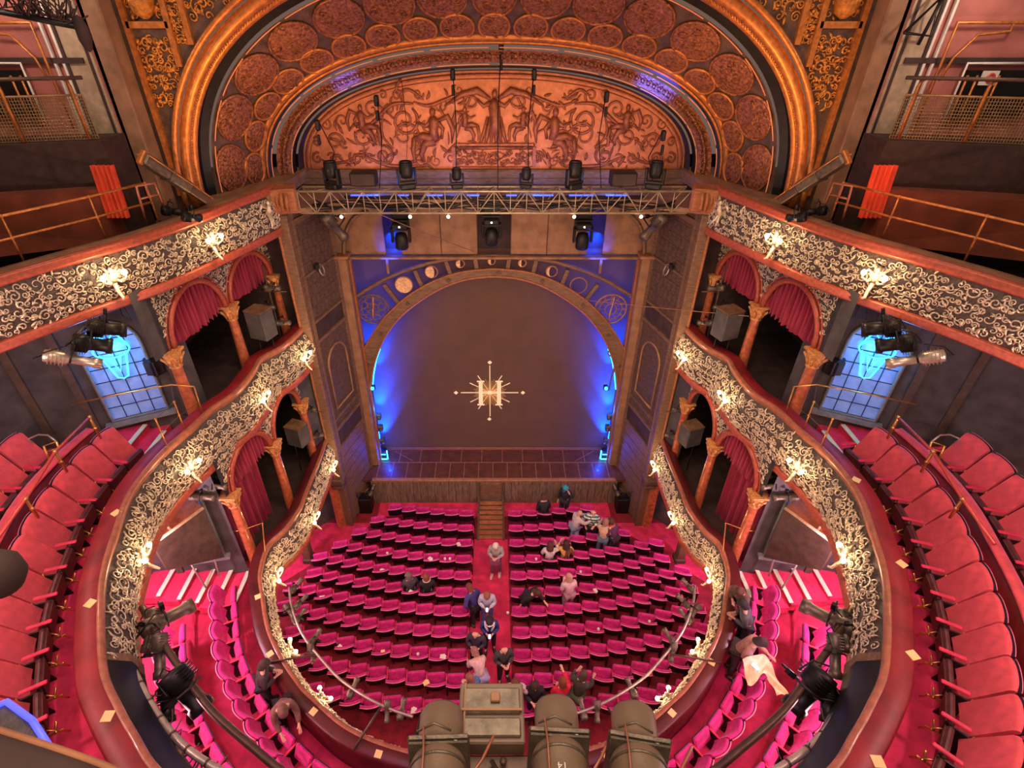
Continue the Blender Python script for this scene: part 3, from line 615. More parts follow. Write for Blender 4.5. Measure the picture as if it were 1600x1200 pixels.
for s_ in (-1, 1):
    mb = MB(); F = panelF((0, 13.5, 0), (s_, 0, 0), (0, 0, 1), (0, -1, 0))
    bars = ((7.58, 13.5, 7.58, 19.5), (6.72, 16.2, 6.72, 19.5), (6.35, 16.6, 6.35, 19.5), (6.72, 16.95, 7.58, 16.95))
    for x0, z0, x1, z1 in bars:
        a, b = F(x0, z0, 0.0), F(x1, z1, 0.0); t = (b-a).normalized(); n = Vector((t.z, 0, -t.x))*0.06; mb.prism([a-n, a+n, b+n, b-n], (0, -0.09, 0))
    mb.build('gilt_bar', gold_m, sw)
    mb = MB()
    for x0, x1, z0, z1, c in ((6.8, 7.5, 15.4, 16.85, 0.34), (6.8, 7.5, 17.05, 19, 0.36), (6.42, 6.66, 16.6, 19, 0.24), (4.4, 6.28, 17.0, 19.2, 0.42)):
        for k in range(int((z1-z0)/c)):
            scroll_field(mb, F, x0, x1, z0+k*c, z0+(k+1)*c, c, 0.026, rd, 5, mask=outside)
    mb.build('gilt_scrollwork', relief_g, sw)
    mb = MB(); mb.lathe([(0.05, 0), (0.2, 0.1), (0.3, 0.45), (0.24, 0.8), (0.12, 0.95), (0.2, 1.1), (0.3, 1.2)], 14, F(7.12, 17.05, 0.1)); mb.build('gilt_vase', relief_g, sw)
# ================================================================ tier parapets
def fasciaF(cv, zt, Hh, bulge):
    return lambda d, h, k=0.0: cv.at(d, -(bulge*sin(pi*min(1, max(0, h/Hh)))**0.8 if 0 < h < Hh else 0)-k, zt-0.14-Hh+h)
def parapet(cv, zt, Hh, bulge, fz, root, seed, cell, ledge_w=0.42, d0=0, d1=None, deckw=4.6, riser=None, relief_ok=None, ledge_mat=None, dmat=None):
    d1 = cv.len if d1 is None else d1
    mb = MB(); sweep(mb, cv, [(0.0, zt), (0.03, zt+0.03), (ledge_w-0.04, zt+0.03), (ledge_w, zt-0.01), (ledge_w, fz)], d0, d1, 0.15); mb.build('ledge', ledge_mat or ledge_m, root)
    mb = MB(); sweep(mb, cv, [(0.06, zt+0.035), (0.04, zt+0.045), (0.0, zt+0.04), (-0.035, zt+0.01), (-0.035, zt-0.05), (-0.01, zt-0.09), (0.0, zt-0.14)], d0, d1, 0.12); mb.build('rim_moulding', rimwood, root)
    mb = MB(); F = fasciaF(cv, zt, Hh, bulge); rows = []
    n = int((d1-d0)/0.15)
    for i in range(n+1): rows.append([F(d0+(d1-d0)*i/n, Hh*j/8, 0) for j in range(9)])
    mb.grid(rows); mb.build('fascia_panel', fascia_m, root)
    rd = random.Random(seed); mb = MB()
    segs = relief_ok or [(d0, d1)]
    nr = 3
    for q in range(nr):
        for a, b in segs: scroll_field(mb, F, a+0.1*q, b-0.1*(nr-1-q), 0.03+(Hh-0.05)*q/nr, 0.03+(Hh-0.05)*(q+1)/nr, cell*rd.uniform(0.95, 1.1), 0.017, rd, 5)
    mb.build('scrollwork', relief, root)
    zb = zt-0.14-Hh
    mb = MB(); sweep(mb, cv, [(0.1, zb+0.03), (-0.05, zb+0.03), (-0.11, zb-0.01), (-0.08, zb-0.06), (-0.13, zb-0.11), (-0.06, zb-0.17), (0.25, zb-0.2)], d0, d1, 0.15); mb.build('lower_cornice', cornice, root)
    mb = MB(); r = riser or 9
    prof = [(ledge_w-0.02, fz), (min(r, deckw), fz)]+([(r, fz+0.38), (deckw, fz+0.38)] if riser else [])
    sweep(mb, cv, prof, d0, d1, 0.3); mb.build('deck_carpet', dmat or carpet, root)
    mb = MB(); sweep(mb, cv, [(0.2, zb-0.2), (deckw, zb-0.12)], d0, d1, 0.3); mb.build('soffit', plaster, root)
def dy(cv, y, side):         # curve length where the rim passes a given depth on one side
    best = None
    for i in range(801):
        d = cv.len*i/800; p = cv.pos(d)
        if p.x*side > 0 and (best is None or abs(p.y-y) < best[0]): best = (abs(p.y-y), d)
    return best[1]
b1 = thing('dress_circle_balcony', 'lowest horseshoe balcony with gilt scrolled front curving round the stalls', 'balcony', (0, 4.8, F1))
parapet(T1, Z1, 1.02, 0.17, F1, b1, 21, 0.30, ledge_w=0.33, riser=1.9, deckw=4.4, ledge_mat=ledge_d)
b2 = thing('grand_circle_balcony', 'middle horseshoe balcony with gilt scrolled front above the dress circle', 'balcony', (0, 2, F2))
dL, dR = dy(T2, 4.5, -1), dy(T2, 4.5, 1)
parapet(T2, Z2, 1.15, 0.2, F2, b2, 22, 0.34, ledge_w=0.38, riser=1.95, deckw=4.6, relief_ok=[(0, dL), (dR, T2.len)])
for s_ in (-1, 1):
    b3 = thing('upper_balcony_arm', '%s arm of the top balcony with silver scrolled front and red cornice' % SIDE[s_], 'balcony', (s_*7, 12, F3))
    cv = T3[s_]; parapet(cv, Z3, 0.92, 0.08, F3, b3, 23+s_, 0.36, ledge_w=0.5, deckw=4.2, ledge_mat=plaster, dmat=dark_w)
    mb = MB(); sweep(mb, cv, [(0.10, Z3+0.055), (0.0, Z3+0.06), (-0.06, Z3+0.02), (-0.04, Z3-0.03), (-0.08, Z3-0.05), (-0.07, Z3-0.1), (0.0, Z3-0.14)], 0, cv.len, 0.15); mb.build('top_cornice', cornice, b3)
    mb = MB(); mb.hexa([(s_*5.9, 14.55, 12.95), (s_*8.6, 13.2, 12.95), (s_*8.6, 17.4, 12.95), (s_*5.6, 17.4, 12.95)], [(s_*5.9, 14.6, 13.26), (s_*8.6, 13.2, 13.26), (s_*8.6, 17.4, 13.26), (s_*5.6, 17.4, 13.26)]); mb.build('springing_slab', plaster, b3)
    mb = MB(); mb.box((s_*5.72, 15.05, 12.98), (0.72, 0.7, 0.62), rz=s_*-0.3, bev=0.06)
    for k in range(4): mb.tube([(s_*(5.5+k*0.14), 14.68+k*0.03, 13.22), (s_*(5.5+k*0.14), 14.6+k*0.03, 13.0), (s_*(5.52+k*0.14), 14.66+k*0.03, 12.75)], 0.05, 6)
    mb.build('end_console', wood_o, b3)

# ================================================================ house side walls behind the boxes
for s_ in (-1, 1):
    nm = SIDE[s_]
    g = sgrp('wall_%s' % nm, '%s wall of the auditorium behind the boxes and circles' % nm, 'wall')
    mb = MB()
    for a, b, z0, z1 in (((9.6, 16), (9.6, 11.0), 3.4, 12.6), ((5.9, 15.2), (9.6, 15.6), 3.4, 12.6)): mb.poly([(s_*a[0], a[1], z0), (s_*b[0], b[1], z0), (s_*b[0], b[1], z1), (s_*a[0], a[1], z1)])
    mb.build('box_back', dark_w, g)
    mb = MB(); mb.poly([(s_*6.3, 15.6, 0), (s_*8.2, 13.4, 0), (s_*8.2, 13.4, 3.4), (s_*6.3, 15.6, 3.4)]); mb.poly([(s_*8.2, 13.4, 0), (s_*10.5, 9, 0), (s_*10.5, 9, 3.4), (s_*8.2, 13.4, 3.4)]); mb.poly([(s_*10.5, 9, 0), (s_*10.5, 0, 0), (s_*10.5, 0, 3.4), (s_*10.5, 9, 3.4)]); mb.build('stalls_wall', plaster_g, g)
    # lower posts under the dress circle
    for (x, y) in ((6.9, 13.05), (7.0, 9.4)):
        c = thing('balcony_post', 'square brown timber post under the %s side of the dress circle%s' % (nm, '' if y > 11 else ', nearer the rear stalls'), 'post', (s_*x, y, stall_z(y)))
        mb = MB(); mb.box((s_*x, y, 1.75), (0.3, 0.3, 3.2), bev=0.03); mb.build('shaft', wood_m, c)
        mb = MB(); mb.box((s_*x, y, stall_z(y)+0.12), (0.4, 0.4, 0.24), bev=0.04); mb.build('base', wood_d, c)
    # upper (grand circle) rear wall with window
    for (ax, ay, bx, by, z0, z1, u0, u1, wz0, wz1, no) in ((7.95, 11.25, 10.6, 9.95, F2, 12.1, 0.38, 1.62, 8.85, 11.45, 1 if s_ < 0 else 2), (7.1, 9.95, 9.6, 9.45, F1, 7.85, 0.45, 1.35, 4.7, 7.2, 3 if s_ < 0 else 4)):
        a = Vector((s_*ax, ay)); b = Vector((s_*bx, by)); t = (b-a).normalized(); n = Vector((t.y, -t.x))
        if n.y > 0: n = -n
        Wp = lambda u, z, k=0.0, a=a, t=t, n=n: Vector((a.x+t.x*u+n.x*k, a.y+t.y*u+n.y*k, z))
        LW = (b-a).length; r = (u1-u0)/2; zc = wz1-r; uc = (u0+u1)/2
        mb = MB()
        us = -0.5 if no < 3 else 0.02; mb.poly([Wp(us, z0), Wp(u0, z0), Wp(u0, z1), Wp(us, z1)]); mb.poly([Wp(u1, z0), Wp(LW, z0), Wp(LW, z1), Wp(u1, z1)]); mb.poly([Wp(u0, z0), Wp(u1, z0), Wp(u1, wz0), Wp(u0, wz0)])
        arcp = [Wp(uc+r*cos(pi*i/16), zc+r*sin(pi*i/16)) for i in range(17)]
        for i in range(16): mb.poly([arcp[i], arcp[i+1], Wp(uc+r*cos(pi*(i+1)/16), z1), Wp(uc+r*cos(pi*i/16), z1)])
        mb.poly([Wp(LW, z0), Wp(LW+2.2, z0, 0.9), Wp(LW+2.2, z1, 0.9), Wp(LW, z1)])
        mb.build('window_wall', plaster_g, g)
        mb = MB()
        for uu in ((-0.1, u1+0.28, LW-0.15) if no < 3 else (u1+0.28, LW-0.15)): mb.hexa([Wp(uu, z0), Wp(uu+0.16, z0), Wp(uu+0.16, z0, 0.07), Wp(uu, z0, 0.07)], [Wp(uu, z1), Wp(uu+0.16, z1), Wp(uu+0.16, z1, 0.07), Wp(uu, z1, 0.07)])
        mb.build('wall_pilaster', wallrib, g)
        wn = sgrp('window_%d' % no, 'arched leaded window lit blue in the %s wall of the %s' % (nm, 'grand circle' if no < 3 else 'dress circle'), 'window')
        mb = MB(); P_ = [Wp(u1, wz0, -0.06)]+[Wp(uc+r*cos(pi*i/16), zc+r*sin(pi*i/16), -0.06) for i in range(17)]+[Wp(u0, wz0, -0.06)]; mb.poly(P_); mb.build('glass', glass_b, wn)
        mb = MB(); Q = [Wp(u1, wz0, 0.02)]+[Wp(uc+r*cos(pi*i/16), zc+r*sin(pi*i/16), 0.02) for i in range(17)]+[Wp(u0, wz0, 0.02)]; mb.tube(Q, 0.045, 6, closed=True); mb.hexa([Wp(u0-0.15, wz0-0.12), Wp(u1+0.15, wz0-0.12), Wp(u1+0.15, wz0-0.12, 0.16), Wp(u0-0.15, wz0-0.12, 0.16)], [Wp(u0-0.15, wz0-0.02), Wp(u1+0.15, wz0-0.02), Wp(u1+0.15, wz0-0.02, 0.14), Wp(u0-0.15, wz0-0.02, 0.14)]); mb.build('frame', winframe, wn)
        mb = MB()
        for k in range(1, 4): uu = u0+(u1-u0)*k/4; h_ = zc+sqrt(max(0, r*r-(uu-uc)**2)); mb.tube([Wp(uu, wz0, -0.045), Wp(uu, h_, -0.045)], 0.012, 4)
        zz = wz0+0.34
        while zz < wz1-0.1: hw = r if zz < zc else sqrt(max(0, r*r-(zz-zc)**2)); mb.tube([Wp(uc-hw, zz, -0.045), Wp(uc+hw, zz, -0.045)], 0.012, 4); zz += 0.36
        mb.build('glazing_bars', lead, wn)
        if no < 3:
            mb = MB(); mb.tube([Wp(uc+0.36*cos(2*pi*i/24), wz1-0.72+0.2*sin(2*pi*i/24), 0.02) for i in range(24)], 0.018, 5, closed=True)
            for P_ in (((-0.3, -0.8), (-0.12, -1.45), (0.0, -1.5), (0.12, -1.45), (0.3, -0.8)), ((-0.38, -0.62), (-0.2, -0.28), (0, -0.5), (0.2, -0.28), (0.38, -0.62)), ((-0.14, -0.9), (0, -1.3), (0.14, -0.9))): mb.tube([Wp(uc+p[0]*0.9, wz1+p[1], 0.02) for p in P_], 0.018, 5)
            mb.build('light_outline', neon, wn)
        light('POINT', Wp(uc, wz1-0.9, 0.35), 28 if no < 3 else 10, (0.02, 0.35, 1.0), 0.08, name='window_blue_lamp')
    # front walls of the boxes: arches on columns
    for tier, (C, zc, ztop, zb) in enumerate((([(6.95, 10.15), (6.52, 12.2), (6.3, 14.25)], 6.72, 8.0, Z1), ([(7.5, 10.82), (7.12, 13.2), (6.62, 15.3)], 10.7, 12.35, Z2))):
        hw = thing('box_arcade', 'arched front of the %s %s boxes with gilt spandrels' % (nm, ('lower', 'upper')[tier]), 'arcade', (s_*C[0][0], C[0][1], zb))
        pts = [Vector((s_*x, y)) for x, y in C]; mbw, mba, mbr = MB(), MB(), MB()
        ext = [pts[0]+(pts[0]-pts[1]).normalized()*(0.5 if tier else 0.14)]
        rd = random.Random(60+tier+s_)
        for k in range(2):
            p, q = pts[k], pts[k+1]; Lk = (q-p).length; t = (q-p)/Lk; n = Vector((t.y, -t.x))
            if n.x*s_ > 0: n = -n
            Wq = lambda u, z, kk=0.0, p=p, t=t, n=n: Vector((p.x+t.x*u+n.x*kk, p.y+t.y*u+n.y*kk, z))
            r = Lk/2-0.13; uc = Lk/2; rz_ = min(ztop-0.12-zc, r*1.05); N = 20
            A = [(uc-r*cos(pi*i/N), zc+rz_*sin(pi*i/N)) for i in range(N+1)]
            for i in range(N):
                for kk in (0.0, -0.22): mbw.poly([Wq(A[i][0], A[i][1], kk), Wq(A[i+1][0], A[i+1][1], kk), Wq(A[i+1][0], ztop, kk), Wq(A[i][0], ztop, kk)])
                mbw.poly([Wq(*A[i], 0), Wq(*A[i+1], 0), Wq(*A[i+1], -0.22), Wq(*A[i], -0.22)])
            for u0, u1 in ((-0.13, uc-r), (uc+r, Lk+0.13)): mbw.poly([Wq(u0, zc), Wq(u1, zc), Wq(u1, ztop), Wq(u0, ztop)])
            mba.tube([Wq(a, b, 0.02) for a, b in A], 0.075, 6); mba.tube([Wq(uc+(a-uc)*1.13, zc+(b-zc)*1.1, 0.01) for a, b in A], 0.03, 5)
            msk = lambda u, z: ((u-uc)/(r+0.12))**2+(max(0, z-zc)/(rz_+0.1))**2 > 1 and z < ztop
            for rr_ in range(4): scroll_field(mbr, Wq, 0, Lk, zc+0.08+rr_*0.32, zc+0.4+rr_*0.32, 0.3, 0.015, rd, 7, mask=msk)
            # curtain hung in the arch
            full_drape = tier == 0 and k == 0
            if tier == 1 or k == 0:
                c = thing('box_curtain', 'crimson pleated curtain filling the %s arch of the %s %s box front' % (('outer', 'inner')[k], nm, ('lower', 'upper')[tier]), 'curtain', (p.x+t.x*uc, p.y+t.y*uc, zc+1.0))
                rows = []; M_ = 90
                for i in range(M_+1):
                    u = uc-r*0.99+2*r*0.99*i/M_; zt_ = zc+rz_*sqrt(max(0, 1-((u-uc)/r)**2)); zl = zc-0.06+(0.06*sin(i*0.9)); col = []
                    for j in range(9): z = zt_+(zl-zt_)*j/8; col.append(Wq(u+0.02*sin(j*0.5+i), z, -0.12+0.085*sin(i*0.95)+0.03*sin(i*0.37)*j/8))
                    rows.append(col)
                m_ = MB(); m_.grid(rows); m_.build('pleated_cloth', curtain_m, c)
                m_ = MB(); m_.tube([Wq(uc-r*0.98*cos(pi*i/16), zc+rz_*0.98*sin(pi*i/16), -0.13) for i in range(17)], 0.02, 5); m_.build('curtain_track', black, c)
            if full_drape:
                c = thing('box_drape', 'long crimson drape hanging behind the %s lower box parapet' % nm, 'curtain', (p.x+t.x*uc, p.y+t.y*uc, zb))
                rows = []
                for i in range(71):
                    u = 0.15+1.75*i/70; rows.append([Wq(u, z, -0.55+0.08*sin(i*0.62)+0.02*sin(i*1.7)) for z in (6.45, 6.0, 5.3, 4.6, 4.0, 3.65)])
                m_ = MB(); m_.grid(rows); m_.build('pleated_cloth', curtain_m, c)
                m_ = MB(); m_.tube([Wq(0.1, 6.47, -0.55), Wq(1.95, 6.47, -0.55)], 0.03, 6); m_.build('drape_rail', black, c)
        p0, p1 = pts[0], ext[0]; mbw.poly([(p0.x, p0.y, zc), (p1.x, p1.y, zc), (p1.x, p1.y, ztop), (p0.x, p0.y, ztop)])
        mbw.poly([(pts[-1].x, pts[-1].y, zb-0.5), (s_*5.95, 15.15, zb-0.5), (s_*5.95, 15.15, ztop+0.3), (pts[-1].x, pts[-1].y, ztop+0.3)]) if tier == 0 else None
        mbw.build('arcade_wall', plaster_g, hw); mba.build('archivolt', cornice, hw); mbr.build('spandrel_scrollwork', relief, hw)
        for k, p in enumerate(pts):
            c = thing('box_column', '%s marbled red column with gilt capital, %s %s box front' % (('outermost', 'middle', 'innermost')[k], nm, ('lower', 'upper')[tier]), 'column', (p.x, p.y, zb-0.9))
            h0 = (F1, F2)[tier]+0.02
            mb = MB(); mb.lathe([(0.15, h0+0.3), (0.145, h0+0.8), (0.12, zc-0.42)], 16, (p.x, p.y, 0)); mb.build('shaft', column_m, c)
            mb = MB(); mb.lathe([(0.22, h0), (0.22, h0+0.12), (0.17, h0+0.16), (0.2, h0+0.24), (0.155, h0+0.32)], 16, (p.x, p.y, 0)); mb.build('base', plaster, c)
            mb = MB(); mb.lathe([(0.12, zc-0.44), (0.155, zc-0.42), (0.13, zc-0.38), (0.15, zc-0.25), (0.22, zc-0.06), (0.2, zc-0.05)], 14, (p.x, p.y, 0)); mb.box((p.x, p.y, zc-0.02), (0.44, 0.44, 0.07), bev=0.015)
            for q in range(8):
                a = 2*pi*q/8; u = Vector((cos(a), sin(a), 0)); b_ = Vector((p.x, p.y, zc-0.36)); mb.tube([b_+u*0.13, b_+u*0.17+Vector((0, 0, 0.12)), b_+u*(0.26 if q % 2 else 0.21)+Vector((0, 0, 0.24)), b_+u*(0.25 if q % 2 else 0.2)+Vector((0, 0, 0.19))], [0.03, 0.04, 0.035, 0.015], 5)
            mb.build('capital', capital_m, c)
    for tier, (fz, xa) in enumerate(((F1, 5.95), (F2, 6.0))):
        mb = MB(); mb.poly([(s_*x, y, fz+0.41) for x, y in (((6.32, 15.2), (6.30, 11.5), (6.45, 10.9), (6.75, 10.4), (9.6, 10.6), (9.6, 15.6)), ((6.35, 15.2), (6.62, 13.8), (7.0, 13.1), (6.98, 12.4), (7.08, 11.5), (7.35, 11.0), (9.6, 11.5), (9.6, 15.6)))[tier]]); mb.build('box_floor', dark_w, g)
    # stair enclosure behind the dress circle
    P_ = [at(240, 852, Z=6.8), at(318, 795, Z=6.8)]; A, B = [Vector((abs(p.x)*s_, p.y, p.z)) for p in P_]; o_ = Vector((s_*0.55, 0.5, 0))
    e = thing('stair_enclosure', 'brown boarded stair enclosure with a pale top edge beside the %s dress circle steps' % nm, 'stair enclosure', ((A.x+B.x)/2, (A.y+B.y)/2, F1))
    mb = MB(); dn = Vector((0, 0, -1.9)); da = Vector((0, 0, -0.95)); mb.hexa([A+da, B+dn, B+o_+dn, A+o_+da], [A, B, B+o_, A+o_]); mb.build('boarding', mat('enclosure_boards%d' % s_, (0.075, 0.042, 0.026), 0.6, var=0.4, scale=5), e)
    mb = MB(); mb.tube([A+Vector((0, 0, 0.03)), B+Vector((0, 0, 0.03))], 0.05, 4); mb.tube([A.lerp(B, 0.35)+Vector((0, 0, 0.03)), A.lerp(B, 0.35)+o_+Vector((0, 0, 0.03))], 0.03, 4); mb.build('edge_batten', mat('pale_batten%d' % s_, (0.75, 0.52, 0.32), 0.5), e); mb = MB(); up = Vector((0, 0, 0.012)); mb.poly([A+up, B+up, B+o_+up, A+o_+up]); mb.build('top_board', wood_o, e)
    # side steps with pale nosings
    for tier, (xs, y0, y1, zf, rise) in enumerate((([7.12, 7.55, 7.98, 8.42, 8.92], 8.72, 10.02, F1, 0.15), ([8.38, 8.80], 9.5, 10.75, F2, 0.2))):
        c = thing('circle_steps', 'red carpeted side steps with %s pale nosings at the %s of the %s' % (('five', 'two')[tier], nm, ('dress circle', 'grand circle')[tier]), 'steps', (s_*xs[0], y0, zf))
        for k, x in enumerate(xs):
            x2 = xs[k+1] if k+1 < len(xs) else x+1.6; z = zf+rise*(k+1)
            mb = MB(); mb.box((s_*(x+x2)/2, (y0+y1)/2+0.1, z-0.12), (x2-x, y1-y0+0.3, 0.26)); tr = mb.build('tread', carpet, c)
            mb = MB(); mb.box((s_*(x+0.015), (y0+y1)/2, z+0.018), (0.115, y1-y0, 0.035), bev=0.008); mb.build('nosing', nosing, tr)

# ================================================================ theatre seats
def make_seat(name, label, cat, pan_m, w=0.555, hb=0.93, rec=0.11, padm=None, big=False, panpad=None):
    t = thing(name, label, cat); hw = w/2
    def back(y_off, th, z0, z1, ins=0.0):
        mb = MB(); rows = []; N, K = 8, 5
        outl = []
        for i in range(N+1):
            x = -hw+ins+(w-2*ins)*i/N; bow = (0.07 if not big else 0.015)*(1-(x/hw)**2); top = z1-0.035*(abs(x/hw)**3)
            outl.append((x, bow, top))
        for x, bow, top in outl:
            col = []
            for z, dy_ in ((z0, 0), (z0+(top-z0)*0.5, 0.0), (top-0.03, 0.0), (top, th*0.25), (top+0.005, th*0.5), (top, th*0.75), (top-0.03, th)):
                k = (z-z0)/(z1-z0); col.append(Vector((x, y_off-rec*k-bow-dy_, z)))
            k = 0; col.append(Vector((x, y_off-bow-th, z0)))
            rows.append(col+[col[0]])
        mb.grid(rows)
        for r in (rows[0], rows[-1]): mb.poly(r[:-1])
        return mb
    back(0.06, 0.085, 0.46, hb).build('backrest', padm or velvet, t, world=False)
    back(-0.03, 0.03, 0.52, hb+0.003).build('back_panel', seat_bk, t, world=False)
    mb = MB(); mb.tube([(-hw+w*i/8, -0.035-rec-(0.07 if not big else 0.015)*(1-((-hw+w*i/8)/hw)**2), hb+0.012-0.035*abs((-hw+w*i/8)/hw)**3) for i in range(9)], 0.015 if not big else 0.006, 5); mb.build('top_piping', piping, t, world=False)
    # tipped-up seat
    s_ = MB(); a = radians(66 if not big else 80); c, s2 = cos(a), sin(a); dep = 0.36 if not big else 0.40; rows = []
    M_ = Matrix(((1, 0, 0), (0, c, -s2), (0, s2, c)))
    mb = MB(); zp = 0.40 if not big else 0.27
    mb.box((0, 0.15+dep/2*c, zp+dep/2*s2), (w-0.03, dep, 0.1), M=M_, bev=0.035); pan = mb.build('seat', panpad or velvet, t, world=False)
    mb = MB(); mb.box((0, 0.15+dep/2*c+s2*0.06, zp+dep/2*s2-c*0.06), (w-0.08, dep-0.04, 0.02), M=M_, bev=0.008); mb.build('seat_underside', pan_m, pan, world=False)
    mb = MB(); mb.box((hw+0.015, 0.13 if not big else 0.2, 0.63 if not big else 0.74), (0.045 if not big else 0.07, 0.36, 0.035), bev=0.012); mb.build('armrest', armpad, t, world=False)
    mb = MB(); mb.prism([(hw, -0.02, 0.0), (hw, 0.2, 0.0), (hw, 0.14, 0.3), (hw, 0.26, 0.6), (hw, -0.05, 0.6)], (0.03, 0, 0)); mb.build('standard', black, t, world=False)
    if big:
        mb = MB(); mb.box((hw+0.015, 0.28, 0.30), (0.03, 0.26, 0.03), bev=0.006); mb.tube([(hw+0.015, -0.04, 0.66), (hw+0.015, -0.04, 0.3), (hw+0.015, 0.3, 0.3)], 0.012, 4); mb.tube([(hw-0.08, 0.36, 0.42), (hw+0.015, 0.3, 0.3), (hw+0.1, 0.36, 0.42)], 0.018, 5); mb.tube([(hw+0.015, 0.25, 0.45), (hw+0.015, 0.45, 0.18)], 0.014, 5)
        mb.build('brass_bracket', brass, t, world=False)
    return t
proto = make_seat('stalls_chair', 'x', 'theatre seat', seat_un)
RC = 24.6           # rows are arcs about a point upstage
seat_used = False; SEATS = {}
# keep-out list: places taken by people sitting in the stalls is handled with the people
rowY = [14.69, 13.88, 13.12, 12.35, 11.62, 10.90, 10.18, 9.42, 8.66, 7.88, 7.10]
Lext = [4.45, 5.15, 5.75, 6.5, 6.6, 7.1, 7.3, 7.2, 6.9, 6.5, 6.0]; Rext = [4.3, 5.0, 5.55, 6.45, 6.7, 7.15, 7.3, 7.2, 6.9, 6.5, 6.0]
rowname = ['front row', 'second row', 'third row', 'fourth row', 'fifth row', 'sixth row', 'seventh row', 'eighth row', 'ninth row', 'tenth row', 'eleventh row']
for r, y0 in enumerate(rowY):
    R = RC-2.0+r*0.35
    for s_, ext in ((-1, Lext[r]), (1, Rext[r])):
        x0 = -0.79-0.03*0 if s_ < 0 else 0.54; 
        sp_ = 0.575; n = int((ext-abs(x0))/sp_)
        for k in range(n):
            x = x0+s_*(0.29+k*sp_); th = x/R; y = y0+R*(1-cos(th)) ; x_ = R*sin(th)
            z = stall_z(y0)
            lab = 'stalls seat, %s, %s from the centre aisle on the %s side' % (rowname[r], ORD[k], SIDE[s_])
            if not seat_used: o = proto; o.location = (x_, y, z); o.rotation_euler = (0, 0, -th); o['label'] = lab; o['group'] = 'magenta velvet seats in the stalls'; seat_used = True
            else: o = dup(proto, (x_, y, z), -th, lab)
            SEATS[(r, s_, k)] = Vector((x_, y, z))
# circle seats
p1 = make_seat('dress_circle_chair', 'x', 'theatre seat', seat_bk, w=0.53, hb=0.95, rec=0.18)
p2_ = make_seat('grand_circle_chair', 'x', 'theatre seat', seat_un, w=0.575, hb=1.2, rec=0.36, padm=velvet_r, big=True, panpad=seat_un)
def circle_row(cv, side, y0, y1, off, z, step, proto, first, nm, rown):
    d = dy(cv, y0, side); dend = dy(cv, y1, side); sgn = 1 if dend > d else -1; k = 0
    while (dend-d)*sgn > 0:
        p = cv.at(d, off, z); f = -cv.out(d); rz = atan2(f.y, f.x)-pi/2
        lab = '%s seat, %s, %s from the stage end on the %s side' % (nm, rown, ORD[min(k, 19)], SIDE[side])
        if first[0]: proto.location = p; proto.rotation_euler = (0, 0, rz); proto['label'] = lab; proto['group'] = nm+' seats'; first[0] = False
        else: dup(proto, p, rz, lab)
        p2 = cv.at(d+sgn*0.4, off, z); g = (p2-p).length/0.4; d += sgn*step/max(0.5, g); k += 1
f1, f2 = [True], [True]
for s_ in (-1, 1):
    lp = thing('low_partition', 'low pink topped partition behind the front row of the %s grand circle' % SIDE[s_], 'partition', (s_*8.6, 7, F2+0.38)); d0, d1 = sorted((dy(T2, 9.2, s_), dy(T2, 4.6, s_)))
    mb = MB(); sweep(mb, T2, [(1.80, F2+0.3), (1.80, F2+1.2), (1.88, F2+1.2), (1.88, F2+0.3)], d0, d1, 0.2); mb.build('panel', ledge_m, lp)
    mb = MB(); sweep(mb, T2, [(1.76, F2+1.2), (1.76, F2+1.25), (1.94, F2+1.25), (1.94, F2+1.2), (1.76, F2+1.2)], d0, d1, 0.2); mb.build('top_rail', velvet_r, lp)
dc = thing('fascia_dark_sheet', 'dark sheet added over the middle of the grand circle front behind the pale pipes', 'cloth', (0, 2, 8)); mb = MB(); sweep(mb, T2, [(-0.02, Z2-0.1), (-0.26, Z2-0.4), (-0.3, Z2-0.8), (-0.2, Z2-1.34)], dL+0.05, dR-0.05, 0.15); mb.build('cloth', black, dc)  # sheet put in only to darken this stretch of the front
for s_, d_ in ((-1, dL), (1, dR)):
    ep = thing('fascia_end_plate', 'brown plate closing the gilt relief of the %s grand circle front' % SIDE[s_], 'plate', T2.at(d_, -0.1, Z2-0.7)); mb = MB(); sweep(mb, T2, [(0.0, Z2-0.12), (-0.25, Z2-0.4), (-0.31, Z2-0.8), (-0.12, Z2-1.3)], d_-0.12, d_+0.12, 0.08); mb.build('plate', wood_m, ep)
for s_ in (-1, 1):
    circle_row(T1, s_, 9.1, 4.95, 1.02, F1, 0.56, p1, f1, 'dress circle', 'front row')
    circle_row(T1, s_, 8.3, 6.0, 2.15, F1+0.38, 0.56, p1, f1, 'dress circle', 'second row')
    circle_row(T2, s_, 9.15, 3.3, 1.16, F2, 0.60, p2_, f2, 'grand circle', 'front row')
    circle_row(T2, s_, 8.6, 6.4, 2.5, F2+0.38, 0.62, p2_, f2, 'grand circle', 'second row')
